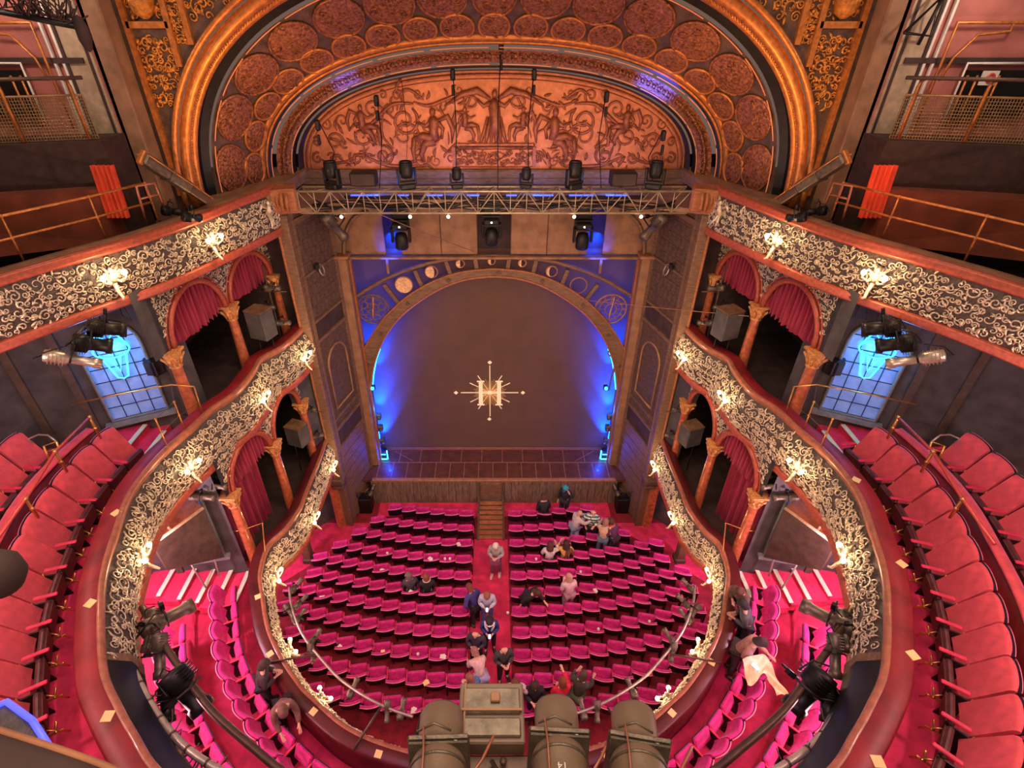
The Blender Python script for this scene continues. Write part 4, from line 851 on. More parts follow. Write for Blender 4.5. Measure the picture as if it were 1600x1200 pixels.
# ================================================================ twin-globe bracket lamps on the parapets
lamp = thing('bracket_lamp', 'x', 'wall lamp')
mb = MB()
rd = random.Random(9)
for i in range(16):
    a = 2*pi*i/16; L_ = rd.uniform(0.12, 0.26); mb.tube([(0, 0.02, 0), (L_*0.5*cos(a), 0.09, L_*0.5*sin(a)), (L_*cos(a), 0.05, L_*sin(a))], [0.03, 0.035, 0.012], 5)
mb.ell((0, 0.06, 0.0), (0.1, 0.09, 0.12), n=10, m=6)
mb.build('leaf_backplate', relief, lamp, world=False)
mb = MB()
for s_ in (-1, 1): mb.tube([(0, 0.06, -0.05), (s_*0.1, 0.16, -0.12), (s_*0.2, 0.22, -0.06), (s_*0.2, 0.22, 0.0)], [0.03, 0.025, 0.02, 0.03], 6)
mb.tube([(0, 0.08, -0.1), (0.02, 0.16, -0.3), (0.0, 0.24, -0.42), (0.03, 0.3, -0.44)], [0.05, 0.04, 0.03, 0.02], 7); mb.ell((0, 0.14, 0.14), (0.05, 0.05, 0.06)); mb.tube([(0, 0.1, -0.1), (0, 0.14, 0.02), (0, 0.14, 0.1)], [0.07, 0.07, 0.03], 7)
for s_ in (-1, 1): mb.tube([(s_*0.05, 0.14, 0.04), (s_*0.15, 0.18, 0.12), (s_*0.22, 0.2, 0.02)], [0.03, 0.025, 0.02], 6)
mb.build('cherub_figure', relief, lamp, world=False)
for s_ in (-1, 1): mb = MB(); mb.ell((s_*0.2, 0.22, 0.05), (0.05, 0.05, 0.055), n=10, m=7); mb.build('globe_bulb', bulb_m, lamp, world=False)
first = True
def put_lamp(cv, d, off, z, lab, power=24):
    global first
    p = cv.at(d, off, z); f = -cv.out(d); rz = atan2(f.y, f.x)-pi/2
    if first: lamp.location = p; lamp.rotation_euler = (0, 0, rz); lamp['label'] = lab; lamp['group'] = 'twin globe lamps on the balcony fronts'; first = False
    else: dup(lamp, p, rz, lab)
    q = p+Vector((f.x, f.y, 0))*0.42
    light('POINT', (q.x, q.y, z+0.1), power, WARM, 0.06, name='lamp_glow')
for cv, Zt, pts, nm in ((T1, Z1, ((513, 731), (482, 812), (436, 901), (447, 1018), (507, 1084)), 'dress circle'), (T2, Z2, ((463, 555), (400, 621), (298, 731), (220, 870)), 'grand circle')):
    for s_ in (-1, 1):
        for k, (px, py) in enumerate(pts):
            p = at(px, py, Z=Zt-0.62); d = cv.near(s_*abs(p.x), p.y)
            put_lamp(cv, d, -0.14, Zt-0.62, 'twin globe lamp on the %s front, %s from the stage on the %s side' % (nm, ORD[k], SIDE[s_]), 26)
for s_ in (-1, 1):
    for k, (px, py) in enumerate(((309, 372), (160, 424))):
        p = at(px, py, Z=Z3-0.5); d = T3[s_].near(s_*abs(p.x), p.y); put_lamp(T3[s_], d, -0.1, Z3-0.5, 'twin globe lamp on the top balcony front, %s the stage on the %s side' % (('nearest', 'farther from')[k], SIDE[s_]), 40)
# winged figures without globes on the top balcony front
fig0 = thing('cherub_ornament', 'dark winged cherub ornament on the top balcony front near the stage, left side', 'ornament')
mb = MB(); mb.ell((0, 0.14, 0.2), (0.05, 0.05, 0.06)); mb.tube([(0, 0.06, -0.1), (0, 0.14, 0.02), (0, 0.14, 0.14)], [0.07, 0.07, 0.03], 7); mb.tube([(0, 0.08, -0.1), (0.06, 0.18, -0.28), (0.14, 0.22, -0.42)], [0.05, 0.035, 0.02], 6); mb.tube([(0, 0.08, -0.1), (-0.05, 0.14, -0.28), (-0.02, 0.16, -0.4)], [0.05, 0.035, 0.02], 6)
for s_ in (-1, 1): mb.tube([(s_*0.04, 0.1, 0.06), (s_*0.18, 0.06, 0.16), (s_*0.26, 0.04, 0.02)], [0.02, 0.05, 0.015], 5)
mb.build('winged_body', relief, fig0, world=False)
for s_ in (-1, 1):
    p = at(385, 325, Z=Z3-0.4); d = T3[s_].near(s_*abs(p.x), p.y); p = T3[s_].at(d, -0.1, Z3-0.4); f = -T3[s_].out(d); rz = atan2(f.y, f.x)-pi/2
    if s_ < 0: fig0.location = p; fig0.rotation_euler = (0, 0, rz)
    else: dup(fig0, p, rz, 'dark winged cherub ornament on the top balcony front near the stage, right side')

# ================================================================ stage lanterns
def aimM(dirv, roll=0.0):      # local -Y end is the tail, +Y the lens
    y = Vector(dirv).normalized(); z = Vector((0, 0, 1)); x = y.cross(z); x = x.normalized() if x.length > 1e-4 else Vector((1, 0, 0)); z = x.cross(y)
    return Matrix((x, y, z)).transposed() @ Matrix.Rotation(roll, 3, 'Y')
def lantern_proto(name, body_m, label, L_=0.62, r=0.085):
    t = thing(name, label, 'stage light'); Ry = Matrix.Rotation(-pi/2, 3, 'X')
    mb = MB(); mb.lathe([(0.02, -L_*0.5), (r*1.15, -L_*0.48), (r*1.25, -L_*0.4), (r*1.25, -L_*0.12), (r*0.85, -L_*0.08), (r*0.85, L_*0.3), (r*1.05, L_*0.33), (r*1.05, L_*0.48), (r*0.95, L_*0.48), (r*0.9, L_*0.36)], 14, M=Ry)
    for k in range(5): mb.box((0, -L_*0.4+k*L_*0.06, 0), (r*2.6, 0.008, r*2.0))
    mb.build('housing', body_m, t, world=False)
    mb = MB(); mb.lathe([(0.001, L_*0.4), (r*0.6, L_*0.42), (r*0.92, L_*0.38)], 14, M=Ry); mb.build('lens', lens_m, t, world=False)
    mb = MB(); mb.tube([(-r*1.5, -L_*0.05, 0), (-r*1.5, -L_*0.05, r*2.2), (r*1.5, -L_*0.05, r*2.2), (r*1.5, -L_*0.05, 0)], 0.014, 5); mb.box((0, -L_*0.05, r*2.6), (0.05, 0.05, 0.09)); mb.build('yoke', black, t, world=False)
    mb = MB(); mb.tube([(0, -L_*0.5, 0), (0.05, -L_*0.62, -0.05), (0.1, -L_*0.5, 0.08), (0.04, -L_*0.2, 0.2)], 0.01, 5); mb.build('cable', black, t, world=False)
    return t
LP = {}
def lantern(kind, pos, dirv, label, scale=1.0, roll=0.0, group=None):
    M = aimM(dirv, roll)
    if kind not in LP:
        LP[kind] = {'profile': lambda: lantern_proto('profile_spotlight', gunmetal, label), 'black': lambda: lantern_proto('black_spotlight', black, label, 0.5, 0.11), 'pale': lambda: lantern_proto('pale_spotlight', pipe_m, label, 0.7, 0.075)}[kind]()
        o = LP[kind]; o.location = pos; o.rotation_euler = M.to_euler()
    else: o = dup(LP[kind], pos, M=M, label=label)
    o['label'] = label; o.scale = (scale,)*3
    if group: o['group'] = group
    return o
def mover(pos, label, rz=0, up=False, sc=1.0, _p=[]):
    if not _p:
        t = thing('moving_head_light', label, 'stage light'); _p.append(t)
        mb = MB(); mb.box((0, 0, 0), (0.36, 0.26, 0.14), bev=0.03); mb.build('base', black, t, world=False)
        mb = MB()
        for s_ in (-1, 1): mb.box((s_*0.2, 0, -0.22), (0.06, 0.14, 0.36), bev=0.02)
        mb.box((0, 0, -0.09), (0.44, 0.16, 0.05), bev=0.01); mb.build('yoke', black, t, world=False)
        mb = MB(); mb.lathe([(0.01, 0.17), (0.12, 0.15), (0.155, 0.05), (0.155, -0.18), (0.13, -0.22), (0.11, -0.2)], 14, (0, 0, -0.34)); mb.build('head', black, t, world=False)
        mb = MB(); mb.lathe([(0.001, -0.2), (0.12, -0.19)], 14, (0, 0, -0.34)); mb.build('lens', lens_m, t, world=False)
        mb = MB(); mb.ell((0.0, -0.14, 0.0), (0.02, 0.015, 0.02)); mb.build('indicator_lamp', bulbw, t, world=False)
        o = t; o.location = pos
    else: o = dup(_p[0], pos, label=label)
    o.rotation_euler = ((pi if up else 0), 0, rz); o['label'] = label; o['group'] = 'moving head lights over the stage'; o.scale = (sc,)*3
    return o
# ---------------------------------------------------------------- truss
tr = thing('lighting_truss', 'long grey box truss hanging across the stage front under the tympanum', 'truss', (0, 14.65, 13.0))
tx0, tx1, ty0, ty1, tz0, tz1 = -5.1, 5.1, 14.4, 14.85, 12.78, 13.34
mb = MB()
for y in (ty0, ty1):
    for z in (tz0, tz1): mb.tube([(tx0, y, z), (tx1, y, z)], 0.028, 6)
mb.build('chords', truss_m, tr)
mb = MB(); N = 24
for i in range(N):
    x0 = tx0+(tx1-tx0)*i/N; x1 = tx0+(tx1-tx0)*(i+1)/N
    for y in (ty0, ty1): mb.tube([(x0, y, tz0 if i % 2 else tz1), (x1, y, tz1 if i % 2 else tz0)], 0.014, 5)
    mb.tube([(x0, ty0, tz1 if i % 2 else tz0), (x1, ty1, tz1 if i % 2 else tz0)], 0.012, 4)
    mb.tube([(x0, ty0, tz0), (x0, ty0, tz1)], 0.014, 5); mb.tube([(x0, ty0, tz1), (x0, ty1, tz1)], 0.012, 4)
mb.build('lacing', truss_m, tr)
mb = MB(); rd = random.Random(2)
for q in range(7):
    pts = [(tx0+0.3+(tx1-tx0-0.6)*i/16, 14.6+rd.uniform(-0.15, 0.15), tz0+0.05+rd.uniform(0, 0.22)) for i in range(17)]; mb.tube(pts, 0.018, 5)
mb.build('cable_loom', black, tr)
mb = MB()
for px in (532, 640, 700, 898, 1003): p = at(px, 330, Y=14.35); mb.ell((p.x, 14.35, 12.7), (0.045, 0.03, 0.045))
mb.build('work_lamps', bulbw, tr)
for k, px in enumerate((520, 636, 714, 822, 897, 1022)):
    p = at(px, 285, Y=14.62); mover((p.x, 14.62, 13.42), 'black moving head light standing on the truss, %s from the left' % ORD[k], rz=(-0.5, 0.4, 0.2, -0.3, 0.5, -0.4)[k], up=True, sc=(1.1, 1.1, 0.8, 0.8, 1.1, 1.1)[k])
for k, px in enumerate((568, 974)):
    p = at(px, 272, Y=14.7); c = thing('truss_speaker', 'black box loudspeaker on the %s half of the truss' % SIDE[(-1, 1)[k]], 'speaker', (p.x, 14.7, 13.37))
    mb = MB(); mb.box((p.x, 14.7, 13.6), (0.66, 0.4, 0.34), bev=0.02); mb.build('cabinet', black, c); mb = MB(); mb.box((p.x, 14.49, 13.6), (0.6, 0.02, 0.29), bev=0.008); mb.build('grille', dark_w, c)
# suspension wires and hoists
for k, (px, py, px2) in enumerate(((590, 158, 592), (708, 118, 712), (783, 78, 778), (834, 118, 826), (946, 152, 940), (499, 196, 512), (1034, 212, 1024), (628, 130, 634), (906, 208, 902))):
    p = at(px, py, Y=16.6); q = at(px2, 288, Y=14.6)
    c = thing('hoist_chain', 'thin dark suspension chain holding the truss, %s of nine from the left' % ORD[[1, 3, 4, 5, 7, 0, 8, 2, 6][k]], 'chain', (q.x, 14.62, 13.36))
    topz = p.z+0.15
    mb = MB(); mb.tube([(q.x, 14.62, 13.36), (q.x*0.995, 15.6, 13.36+(topz-13.36)*0.52), (p.x, 16.55, topz)], 0.014 if k < 7 else 0.008, 5); mb.build('chain', black, c)
    if k < 7: mb = MB(); v = Vector((p.x, 16.45, topz-0.12)); mb.box(v, (0.13, 0.13, 0.28), bev=0.03); mb.box(v+Vector((0, -0.12, -0.35)), (0.08, 0.08, 0.26), bev=0.02); mb.build('hoist_motor', black, c)
# blue batten lights on top of the header
bt = thing('blue_batten', 'blue glowing light batten lying on the header ledge behind the truss', 'light batten', (0, 15.9, 12.75))
mb = MB(); mb.box((0, 15.9, 12.78), (8.6, 0.12, 0.08), bev=0.02); mb.build('body', black, bt)
for i, x in enumerate((-3.7, -2.6, -1.7, -0.6, 0.5, 1.4, 2.5, 3.5)): mb = MB(); mb.box((x, 15.9, 12.83), ((0.8, 0.3, 0.45, 0.35, 0.3, 0.6, 0.7, 0.6)[i], 0.1, 0.02)); mb.build('lit_cell', blue_em, bt)
for x in (-3.4, -1.2, 1.2, 3.4): light('POINT', (x, 16.2, 13.1), 26, (0.05, 0.14, 1.0), 0.1, name='batten_glow')
# lights hanging below the truss in the header slots
for k, (px, py) in enumerate(((625, 352), (768, 345), (912, 352))):
    p = at(px, py, Y=16.7); mover((p.x, 16.7, p.z), 'black moving head light hanging in front of the header, %s' % ('left one', 'centre one', 'right one')[k], sc=1.35)
    fr = thing('hanging_bracket', 'black steel drop frame holding the %s header moving light' % ('left', 'centre', 'right')[k], 'bracket', (p.x, 16.7, p.z))
    mb = MB(); 
    for q in (-1, 1): mb.tube([(p.x+q*0.24, 16.75, 12.6), (p.x+q*0.24, 16.75, p.z+0.1)], 0.02, 5)
    mb.box((p.x, 16.75, p.z+0.12), (0.56, 0.08, 0.06)); mb.box((p.x, 16.95, p.z+0.1), (0.5, 0.1, 0.7)); mb.build('frame', black, fr)
for s_ in (-1, 1):
    light('AREA', (s_*3.4, 17.7, 10.9), 45, BLUE, 0.4, (s_*3.3, 18.0, 10.6), name='slot_blue')
    light('SPOT', (s_*3.5, 16.9, 10.0), 240, BLUE, 0.1, (s_*3.45, 17.9, 11.0), 60, 0.4, name='slot_blue')
    # leaning torm spotlights on the splayed wall
    p = at(525, 365, Y=15.6); lantern('profile', (s_*abs(p.x), 15.6, p.z+0.2), (-s_*0.35, 0.5, -0.85), 'large dusty profile spotlight hanging off the %s end of the truss' % SIDE[s_], 1.7)
    p = at(502, 402, Y=16.0); mb = MB(); c = thing('wall_ring_fitting', 'dark ring fitting on the upper %s splayed wall' % SIDE[s_], 'fitting', (s_*5.42, 15.95, 10.4))
    mb.tube([Vector((s_*5.36, 15.95, 10.55))+Vector((0.05*sin(a)*s_, 0.17*cos(a), 0.17*sin(a))) for a in [2*pi*i/16 for i in range(16)]], 0.025, 5, closed=True); mb.build('ring', pipe_m, c)
    mb = MB(); mb.box((s_*5.4, 15.7, 10.75), (0.1, 0.2, 0.2), bev=0.03); mb.build('junction_box', black, c)

# ================================================================ blue lights at the stage edges
for s_ in (-1, 1):
    nm = SIDE[s_]
    g = thing('blue_floor_light', 'blue lit floor lantern with glowing strips at the %s foot of the stage arch' % nm, 'stage light', (s_*4.72, 17.55, SZ))
    mb = MB(); mb.box((s_*4.78, 17.55, SZ+0.22), (0.34, 0.3, 0.4), bev=0.03); mb.box((s_*4.78, 17.55, SZ+0.05), (0.46, 0.4, 0.08), bev=0.01); mb.build('housing', black, g)
    mb = MB(); mb.box((s_*4.55, 17.4, SZ+0.25), (0.05, 0.06, 0.45), rz=0.2, bev=0.01); mb.build('side_strip', mat('cyan_strip%d' % s_, (0.2, 0.7, 1), 0.4, emit=(0.02, 0.36, 1.0), estr=9), g)
    mb = MB(); mb.box((s_*4.75, 17.32, SZ+0.08), (0.4, 0.05, 0.05), bev=0.01); mb.box((s_*4.72, 17.36, SZ+0.3), (0.22, 0.03, 0.03)); mb.build('front_strip', bpy.data.materials['cyan_strip%d' % s_], g)
    h = thing('arch_side_lamp', 'small cyan glowing lamp halfway up the %s side of the stage arch' % nm, 'stage light', (s_*4.72, 17.5, 3.9))
    p = at(582 if s_ < 0 else 947, 607, Y=17.3); mb = MB(); mb.ell((p.x, 17.3, p.z), (0.07, 0.07, 0.07), n=10, m=6); mb.build('glowing_lens', neon, h); mb = MB(); mb.box((p.x, 17.42, p.z-0.03), (0.16, 0.14, 0.2), bev=0.02); mb.build('housing', black, h)
    k_ = thing('side_boom', 'vertical pipe with small lanterns behind the %s stage jamb' % nm, 'lighting boom', (s_*4.85, 17.7, SZ))
    mb = MB(); mb.tube([(s_*4.86, 17.75, SZ), (s_*4.86, 17.75, 5.4)], 0.03, 6); mb.build('pipe', pipe_d, k_)
    for j, z in enumerate((2.2, 2.9, 3.5)): mb = MB(); mb.box((s_*4.72, 17.6, z), (0.2, 0.24, 0.26), bev=0.03); mb.ell((s_*4.68, 17.45, z), (0.06, 0.04, 0.06)); mb.build('boom_lantern', gunmetal, k_)
    light('AREA', (s_*4.95, 17.82, 4.6), 90, BLUE, 0.05, (s_*3.0, 18.3, 4.6), sy=5.6, name='curtain_edge_blue')
    for zz, pw, dx in ((SZ+0.4, 7500, 0.0), (3.2, 6000, 0.0), (5.2, 4500, 0.2)): light('SPOT', (s_*(4.78-dx), 17.78, zz), pw, BLUE, 0.05, (s_*(4.62-dx), 18.12, zz+2.8), 56, 1.0, name='curtain_edge_blue')
    mb = MB(); mb.tube([Vector((s_*abs(q.x), 17.62, q.z)) for q in (at(a, b, Y=17.62) for a, b in ((582, 608), (584, 585), (588, 562), (594, 545)))], 0.022, 6); c = mb.build('blue_edge_tube', neon); tag(c, 'bright cyan light tube on the inner edge of the stage arch, %s side' % nm, 'light tube')
    light('SPOT', (s_*4.6, 17.85, SZ+0.7), 5000, (0.0, 0.06, 1.0), 0.05, (s_*4.6, 18.1, 9.5), 16, 0.3, name='curtain_edge_blue')
    light('POINT', (s_*4.5, 17.3, SZ+0.55), 55, BLUE, 0.06, name='floor_blue')
    light('POINT', (s_*4.55, 17.55, 3.9), 30, (0.0, 0.2, 1.0), 0.06, name='arch_blue')
    cs = thing('flight_case', 'dark equipment case with bent stands beside the %s end of the stage front' % nm, 'case', (s_*5.35, 15.75, 0)); mb = MB(); mb.box((s_*5.3, 15.75, 0.4), (0.5, 0.45, 0.8), bev=0.03); mb.build('case_body', black, cs); mb = MB()
    for q in range(5): mb.tube([(s_*(5.1+0.1*q), 15.6, 0.8), (s_*(5.2+0.08*q), 15.5, 1.3), (s_*(5.0+0.12*q), 15.5, 1.5-0.12*q)], 0.015, 5)
    mb.build('bent_stand', gunmetal, cs)
    # stage apron fixture
    lantern('profile', (s_*5.0, 15.9, 1.0), (-s_*0.3, 0.8, 0.5), 'dusty lantern clamped beside the %s end of the stage front' % nm, 0.9)
    # band of blue on the upper arch frieze
    light('SPOT', (s_*3.4, 14.9, 14.3), 3200 if s_ > 0 else 1300, (0.02, 0.07, 1.0), 0.1, (4.3 if s_ > 0 else -3.9, 16.4, 15.55), 34 if s_ > 0 else 24, 0.7, name='frieze_blue')
# uplight on the tympanum and the vault
for x in (-3.6, -1.2, 1.2, 3.6): light('SPOT', (x, 14.9, 13.5), 105, (1.0, 0.6, 0.36), 0.25, (x*0.95, 17.3, 14.4), 95, 0.8, name='tympanum_uplight')
for s_ in (-1, 1):
    light('SPOT', (s_*5.2, 11.2, 13.9), 380, (1.0, 0.50, 0.16), 0.3, (s_*6.2, 14.6, 15.8), 75, 0.8, name='vault_uplight')
    light('SPOT', (s_*2.6, 9.5, 14.2), 420, (1.0, 0.48, 0.16), 0.3, (s_*3.0, 14.5, 17.3), 75, 0.8, name='vault_uplight')
light('AREA', (0, 9.5, 12.0), 340, (1.0, 0.66, 0.42), 3.5, (0, 18, 6.0), name='stage_front_wash')

# ================================================================ side rooms: loudspeakers and lanterns in the boxes
for s_ in (-1, 1):
    nm = SIDE[s_]
    for tier, (px, py, yy, sz) in enumerate(((478, 678, 13.9, (0.6, 0.5, 0.75)), (408, 505, 13.6, (0.6, 0.5, 0.85)))):
        p = at(px, py, Y=yy); x = s_*max(6.5, abs(p.x)); zb = (F1, F2)[tier]
        c = thing('box_speaker', 'grey brown box loudspeaker standing in the %s %s box' % (nm, ('lower', 'upper')[tier]), 'speaker', (x, yy, zb))
        zc_ = p.z
        mb = MB(); mb.box((x, yy, zc_), sz, rz=s_*0.35, bev=0.03); mb.build('cabinet', plaster_g, c)
        mb = MB(); mb.box((x, yy, zc_+sz[2]/2+0.01), (sz[0]*1.02, sz[1]*1.02, 0.03), rz=s_*0.35, bev=0.008); mb.build('top_panel', wood_m, c)
        mb = MB()
        for q in (-1, 1): mb.tube([(x+q*0.2, yy, zb), (x+q*0.2, yy, zc_-sz[2]/2)], 0.02, 5)
        mb.build('stand', black, c)
        # boom beside it
        x2 = s_*(6.35 if tier == 0 else 6.45); y2 = yy+0.75; c = thing('box_boom', 'upright pipe carrying lanterns in the %s %s box' % (nm, ('lower', 'upper')[tier]), 'lighting boom', (x2, y2, zb))
        mb = MB(); mb.tube([(x2, y2, zb), (x2, y2, zb+3.2)], 0.028, 6); mb.tube([(x2-0.5, y2, zb+2.4), (x2+0.5, y2, zb+2.4)], 0.022, 6); mb.build('pipe', pipe_d, c)
        for k, (dz, dx) in enumerate(((1.5, -0.15), (2.0, 0.2), (2.6, -0.1))):
            lantern('profile', (x2+dx*s_-s_*0.1, y2-0.2, zb+dz), (-s_*0.5, 0.7, -0.35), 'dusty lantern on the box boom, %s %s box, %s' % (nm, ('lower', 'upper')[tier], ('lowest', 'middle', 'topmost')[k]), 0.85, 0.3*k)
    # lanterns in front of the upper windows
    for k, (px, py, ang) in enumerate(((168, 514, 0.1), (145, 538, 0.15), (115, 562, 0.1))):
        p = at(px, py, Z=11.9-k*0.12); kind = 'black' if k < 2 else 'pale'
        lantern(kind, (s_*abs(p.x), p.y, p.z), (-s_*0.85, 0.45, -0.32-0.1*k), '%s spotlight hung before the %s grand circle window, %s' % (('black', 'black', 'pale')[k], nm, ('highest', 'middle', 'lowest')[k]), 1.35)
    p = at(130, 480, Z=12.1); c = thing('window_lighting_bar', 'dark bar with coiled cables under the top balcony, %s side' % nm, 'lighting bar', (s_*abs(p.x), p.y, 12.1))
    x = s_*abs(p.x); mb = MB(); mb.tube([(x+s_*1.3, p.y-0.8, 12.15), (x-s_*0.3, p.y+0.45, 12.15)], 0.03, 6)
    for q in range(5): cx_ = x+s_*(0.9-0.35*q); mb.tube([(cx_, p.y-0.45+0.22*q, 12.15), (cx_+0.1, p.y-0.5+0.22*q, 11.8-0.05*q), (cx_-0.12, p.y-0.4+0.22*q, 11.65), (cx_-0.1, p.y-0.4+0.22*q, 12.1)], 0.012, 5)
    mb.build('bar_and_cables', pipe_d, c)
    # lower window lanterns
    for k, (px, py) in enumerate(((325, 742), (335, 760), (316, 777))):
        p = at(px, py, Z=7.2-k*0.1); lantern('profile', (s_*abs(p.x), p.y, p.z), (-s_*0.95, 0.15, -0.25), 'dusty spotlight below the grand circle by the %s lower window, %s' % (nm, ('highest', 'middle', 'lowest')[k]), 1.0)
    c = thing('wall_speaker', 'small black loudspeaker on the wall beside the %s grand circle window' % nm, 'speaker', (s_*7.85, 11.1, 10.0)); p = at(241, 571, Z=10.1)
    mb = MB(); mb.box((s_*abs(p.x), p.y, p.z), (0.34, 0.3, 0.46), rz=s_*0.5, bev=0.04); mb.build('cabinet', black, c); mb = MB(); mb.box((s_*abs(p.x), p.y-0.17, p.z), (0.26, 0.02, 0.36), rz=s_*0.0); mb.build('grille', dark_w, c)

# ================================================================ rails
def railing(name, label, polys, posts, m, r=0.022, cords=(), pm=None, cat='railing'):
    c = thing(name, label, cat, polys[0][0]); mb = MB()
    for P_ in polys: mb.tube(P_, r, 6)
    mb.build('rail', m, c)
    for a, b in posts:
        mb = MB(); mb.tube([a, Vector(a).lerp(Vector(b), 0.5), b], [r*0.8, r*0.95, r*0.8], 6); mb.ell(b, (r*1.5,)*3); mb.ell(Vector(a).lerp(Vector(b), 0.5), (r*1.4,)*3); mb.build('post', pm or m, c)
    if cords:
        mb = MB()
        for P_ in cords: mb.tube(P_, 0.008, 4)
        mb.build('cord', gunmetal, c)
    return c
def mx(p, s_): return Vector((abs(p.x)*s_, p.y, p.z))
for s_ in (-1, 1):
    nm = SIDE[s_]
    R = [mx(at(px, py, Z=9.95), s_) for px, py in ((111, 632), (190, 615), (268, 601), (303, 604))]
    e = mx(at(316, 645, Z=9.13), s_)
    P1 = [(mx(at(288, 670, Z=9.13), s_), mx(at(272, 628, Z=9.95), s_)), (mx(at(261, 697, Z=9.13), s_), mx(at(243, 655, Z=9.95), s_))]
    railing('brass_barrier_rail', 'brass barrier rail with knobbed posts on the %s grand circle ledge' % nm, [R+[e]], P1, brass, 0.02, cords=[[R[2], P1[0][1], P1[1][1]], [e.lerp(R[3], 0.4), P1[0][0].lerp(P1[0][1], 0.5), P1[1][0].lerp(P1[1][1], 0.5)]])
    R = [mx(at(px, py, Z=5.4), s_) for px, py in ((332, 832), (378, 829), (410, 817))]; e = mx(at(414, 862, Z=4.66), s_)
    railing('brass_barrier_rail', 'thin brass barrier rail at the box end of the %s dress circle ledge' % nm, [R+[e]], [], brass, 0.018)
    R = [mx(at(px, py, Z=zz), s_) for px, py, zz in ((324, 922, 4.0), (299, 883, 4.9), (306, 869, 5.0), (334, 871, 5.0), (343, 900, 4.3))]
    railing('hoop_handrail', 'white topped hoop handrail on the %s dress circle steps' % nm, [R], [], pipe_m, 0.024)
    R = [mx(at(px, py, Z=zz), s_) for px, py, zz in ((140, 652, 9.95), (86, 706, 9.9), (40, 780, 9.85), (-10, 850, 9.8))]
    bs = [Vector((q.x*1.0, q.y, F2+1.2)) for q in R]
    railing('red_guard_rail', 'red handrail on brass posts behind the front row of the %s grand circle' % nm, [R], [(bs[0], R[0]), (bs[1], R[1]), (bs[2], R[2])], pinkrail, 0.032, pm=brass)
    # brass seat-end frame
    g = thing('brass_gate', 'brass ladder-like gate with curved handrail at the %s end of the second row, grand circle' % nm, 'gate', mx(at(90, 735, Z=F2+0.4), s_))
    q0, q1 = mx(at(106, 738, Z=8.75), s_), mx(at(88, 690, Z=9.55), s_); q2, q3 = mx(at(88, 742, Z=8.75), s_), mx(at(68, 697, Z=9.55), s_)
    mb = MB(); mb.tube([q0, q1], 0.025, 6); mb.tube([q2, q3], 0.025, 6)
    for k in range(6): mb.tube([q0.lerp(q1, k/5), q2.lerp(q3, k/5)], 0.014, 5)
    mb.build('ladder_frame', brass, g); mb = MB(); mb.tube([q1, mx(at(75, 680, Z=9.65), s_), mx(at(60, 679, Z=9.65), s_), mx(at(44, 686, Z=9.6), s_), mx(at(52, 692, Z=9.5), s_)], 0.02, 6); mb.build('curved_handrail', pipe_m, g)
    # ------------------------------------------------------------ top balcony arm fittings
    cv = T3[s_]; dd = [cv.near(s_*x, y) for x, y in ((7.15, 11.9), (7.9, 10.9), (8.6, 9.6), (9.0, 8.2), (9.4, 7.1))]
    tp = [cv.at(d, 0.55, 14.15) for d in dd]; md = [cv.at(d, 0.55, 13.75) for d in dd]; bb = [cv.at(d, 0.55, 13.3) for d in dd]
    railing('balcony_safety_rail', 'two bar orange painted safety rail along the top of the %s upper balcony arm' % nm, [tp, md], list(zip(bb[:-1], tp[:-1])), gold_m, 0.024)
    # framed panel at its end
    q = mx(at(215, 292, Z=14.2), s_); t_ = thing('newel_frame', 'small upright metal frame at the stage end of the %s safety rail' % nm, 'frame', (q.x, q.y, 13.3))
    mb = MB(); c1, c2, c3, c4 = [mx(at(a, b, Z=zz), s_) for a, b, zz in ((228, 346, 13.4), (213, 291, 14.3), (241, 286, 14.3), (259, 331, 13.4))]; mb.tube([c1, c2, c3, c4], 0.025, 5); mb.tube([c1.lerp(c2, 0.65), c4.lerp(c3, 0.65)], 0.02, 5); mb.tube([c2.lerp(c3, 0.5), c1.lerp(c4, 0.5).lerp(c2.lerp(c3, 0.5), 0.6)], 0.03, 4); mb.build('tube_frame', rimwood, t_)
    a, b = mx(at(222, 246, Z=14.7), s_), mx(at(322, 312, Z=13.55), s_)
    g = thing('leaning_lantern', 'long grey %s lantern housing leaning on the top balcony beside the vault' % nm, 'stage light', tuple(b)); dv = (b-a).normalized()
    M = aimM(dv); mid = a.lerp(b, 0.5); L_ = (b-a).length
    mb = MB(); mb.box(a.lerp(b, 0.35), (0.3, L_*0.7, 0.24), M=M, bev=0.03); mb.box(a.lerp(b, 0.38), (0.33, 0.06, 0.27), M=M); mb.build('housing', gunmetal, g)
    mb = MB(); mb.box(a.lerp(b, 0.86), (0.22, L_*0.3, 0.2), M=M, bev=0.02); mb.build('front_barrel', pipe_d, g)
    mb = MB()
    for q in (-1, 1): o_ = M @ Vector((q*0.2, 0, 0.06)); mb.tube([a+o_, b+o_], 0.015, 5)
    mb.box(a, (0.14, 0.1, 0.3), M=M, bev=0.02); mb.build('rails_and_knob', gold_m, g)
    for k, (px, py) in enumerate(((285, 300), (268, 330), (300, 340))):
        p = mx(at(px, py, Z=13.42+0.03*k), s_); lantern('black', tuple(p), (-s_*0.6, 0.7, -0.3), 'black spotlight clustered on the %s top balcony rim, %s' % (nm, ('farthest back', 'middle', 'nearest the front')[k]), 0.8)
    # balcony end wall, box front with mesh, pink rear wall
    g = sgrp('wall_slip_%s' % nm, 'pink plaster wall with pale mouldings beside the %s end of the arch' % nm, 'wall')
    mb = MB(); mb.poly([(s_*8.1, 13.0, 12.9), (s_*14, 13.0, 12.9), (s_*14, 13.0, 20), (s_*8.1, 13.0, 20)]); mb.build('pink_wall', plaster_p, g)
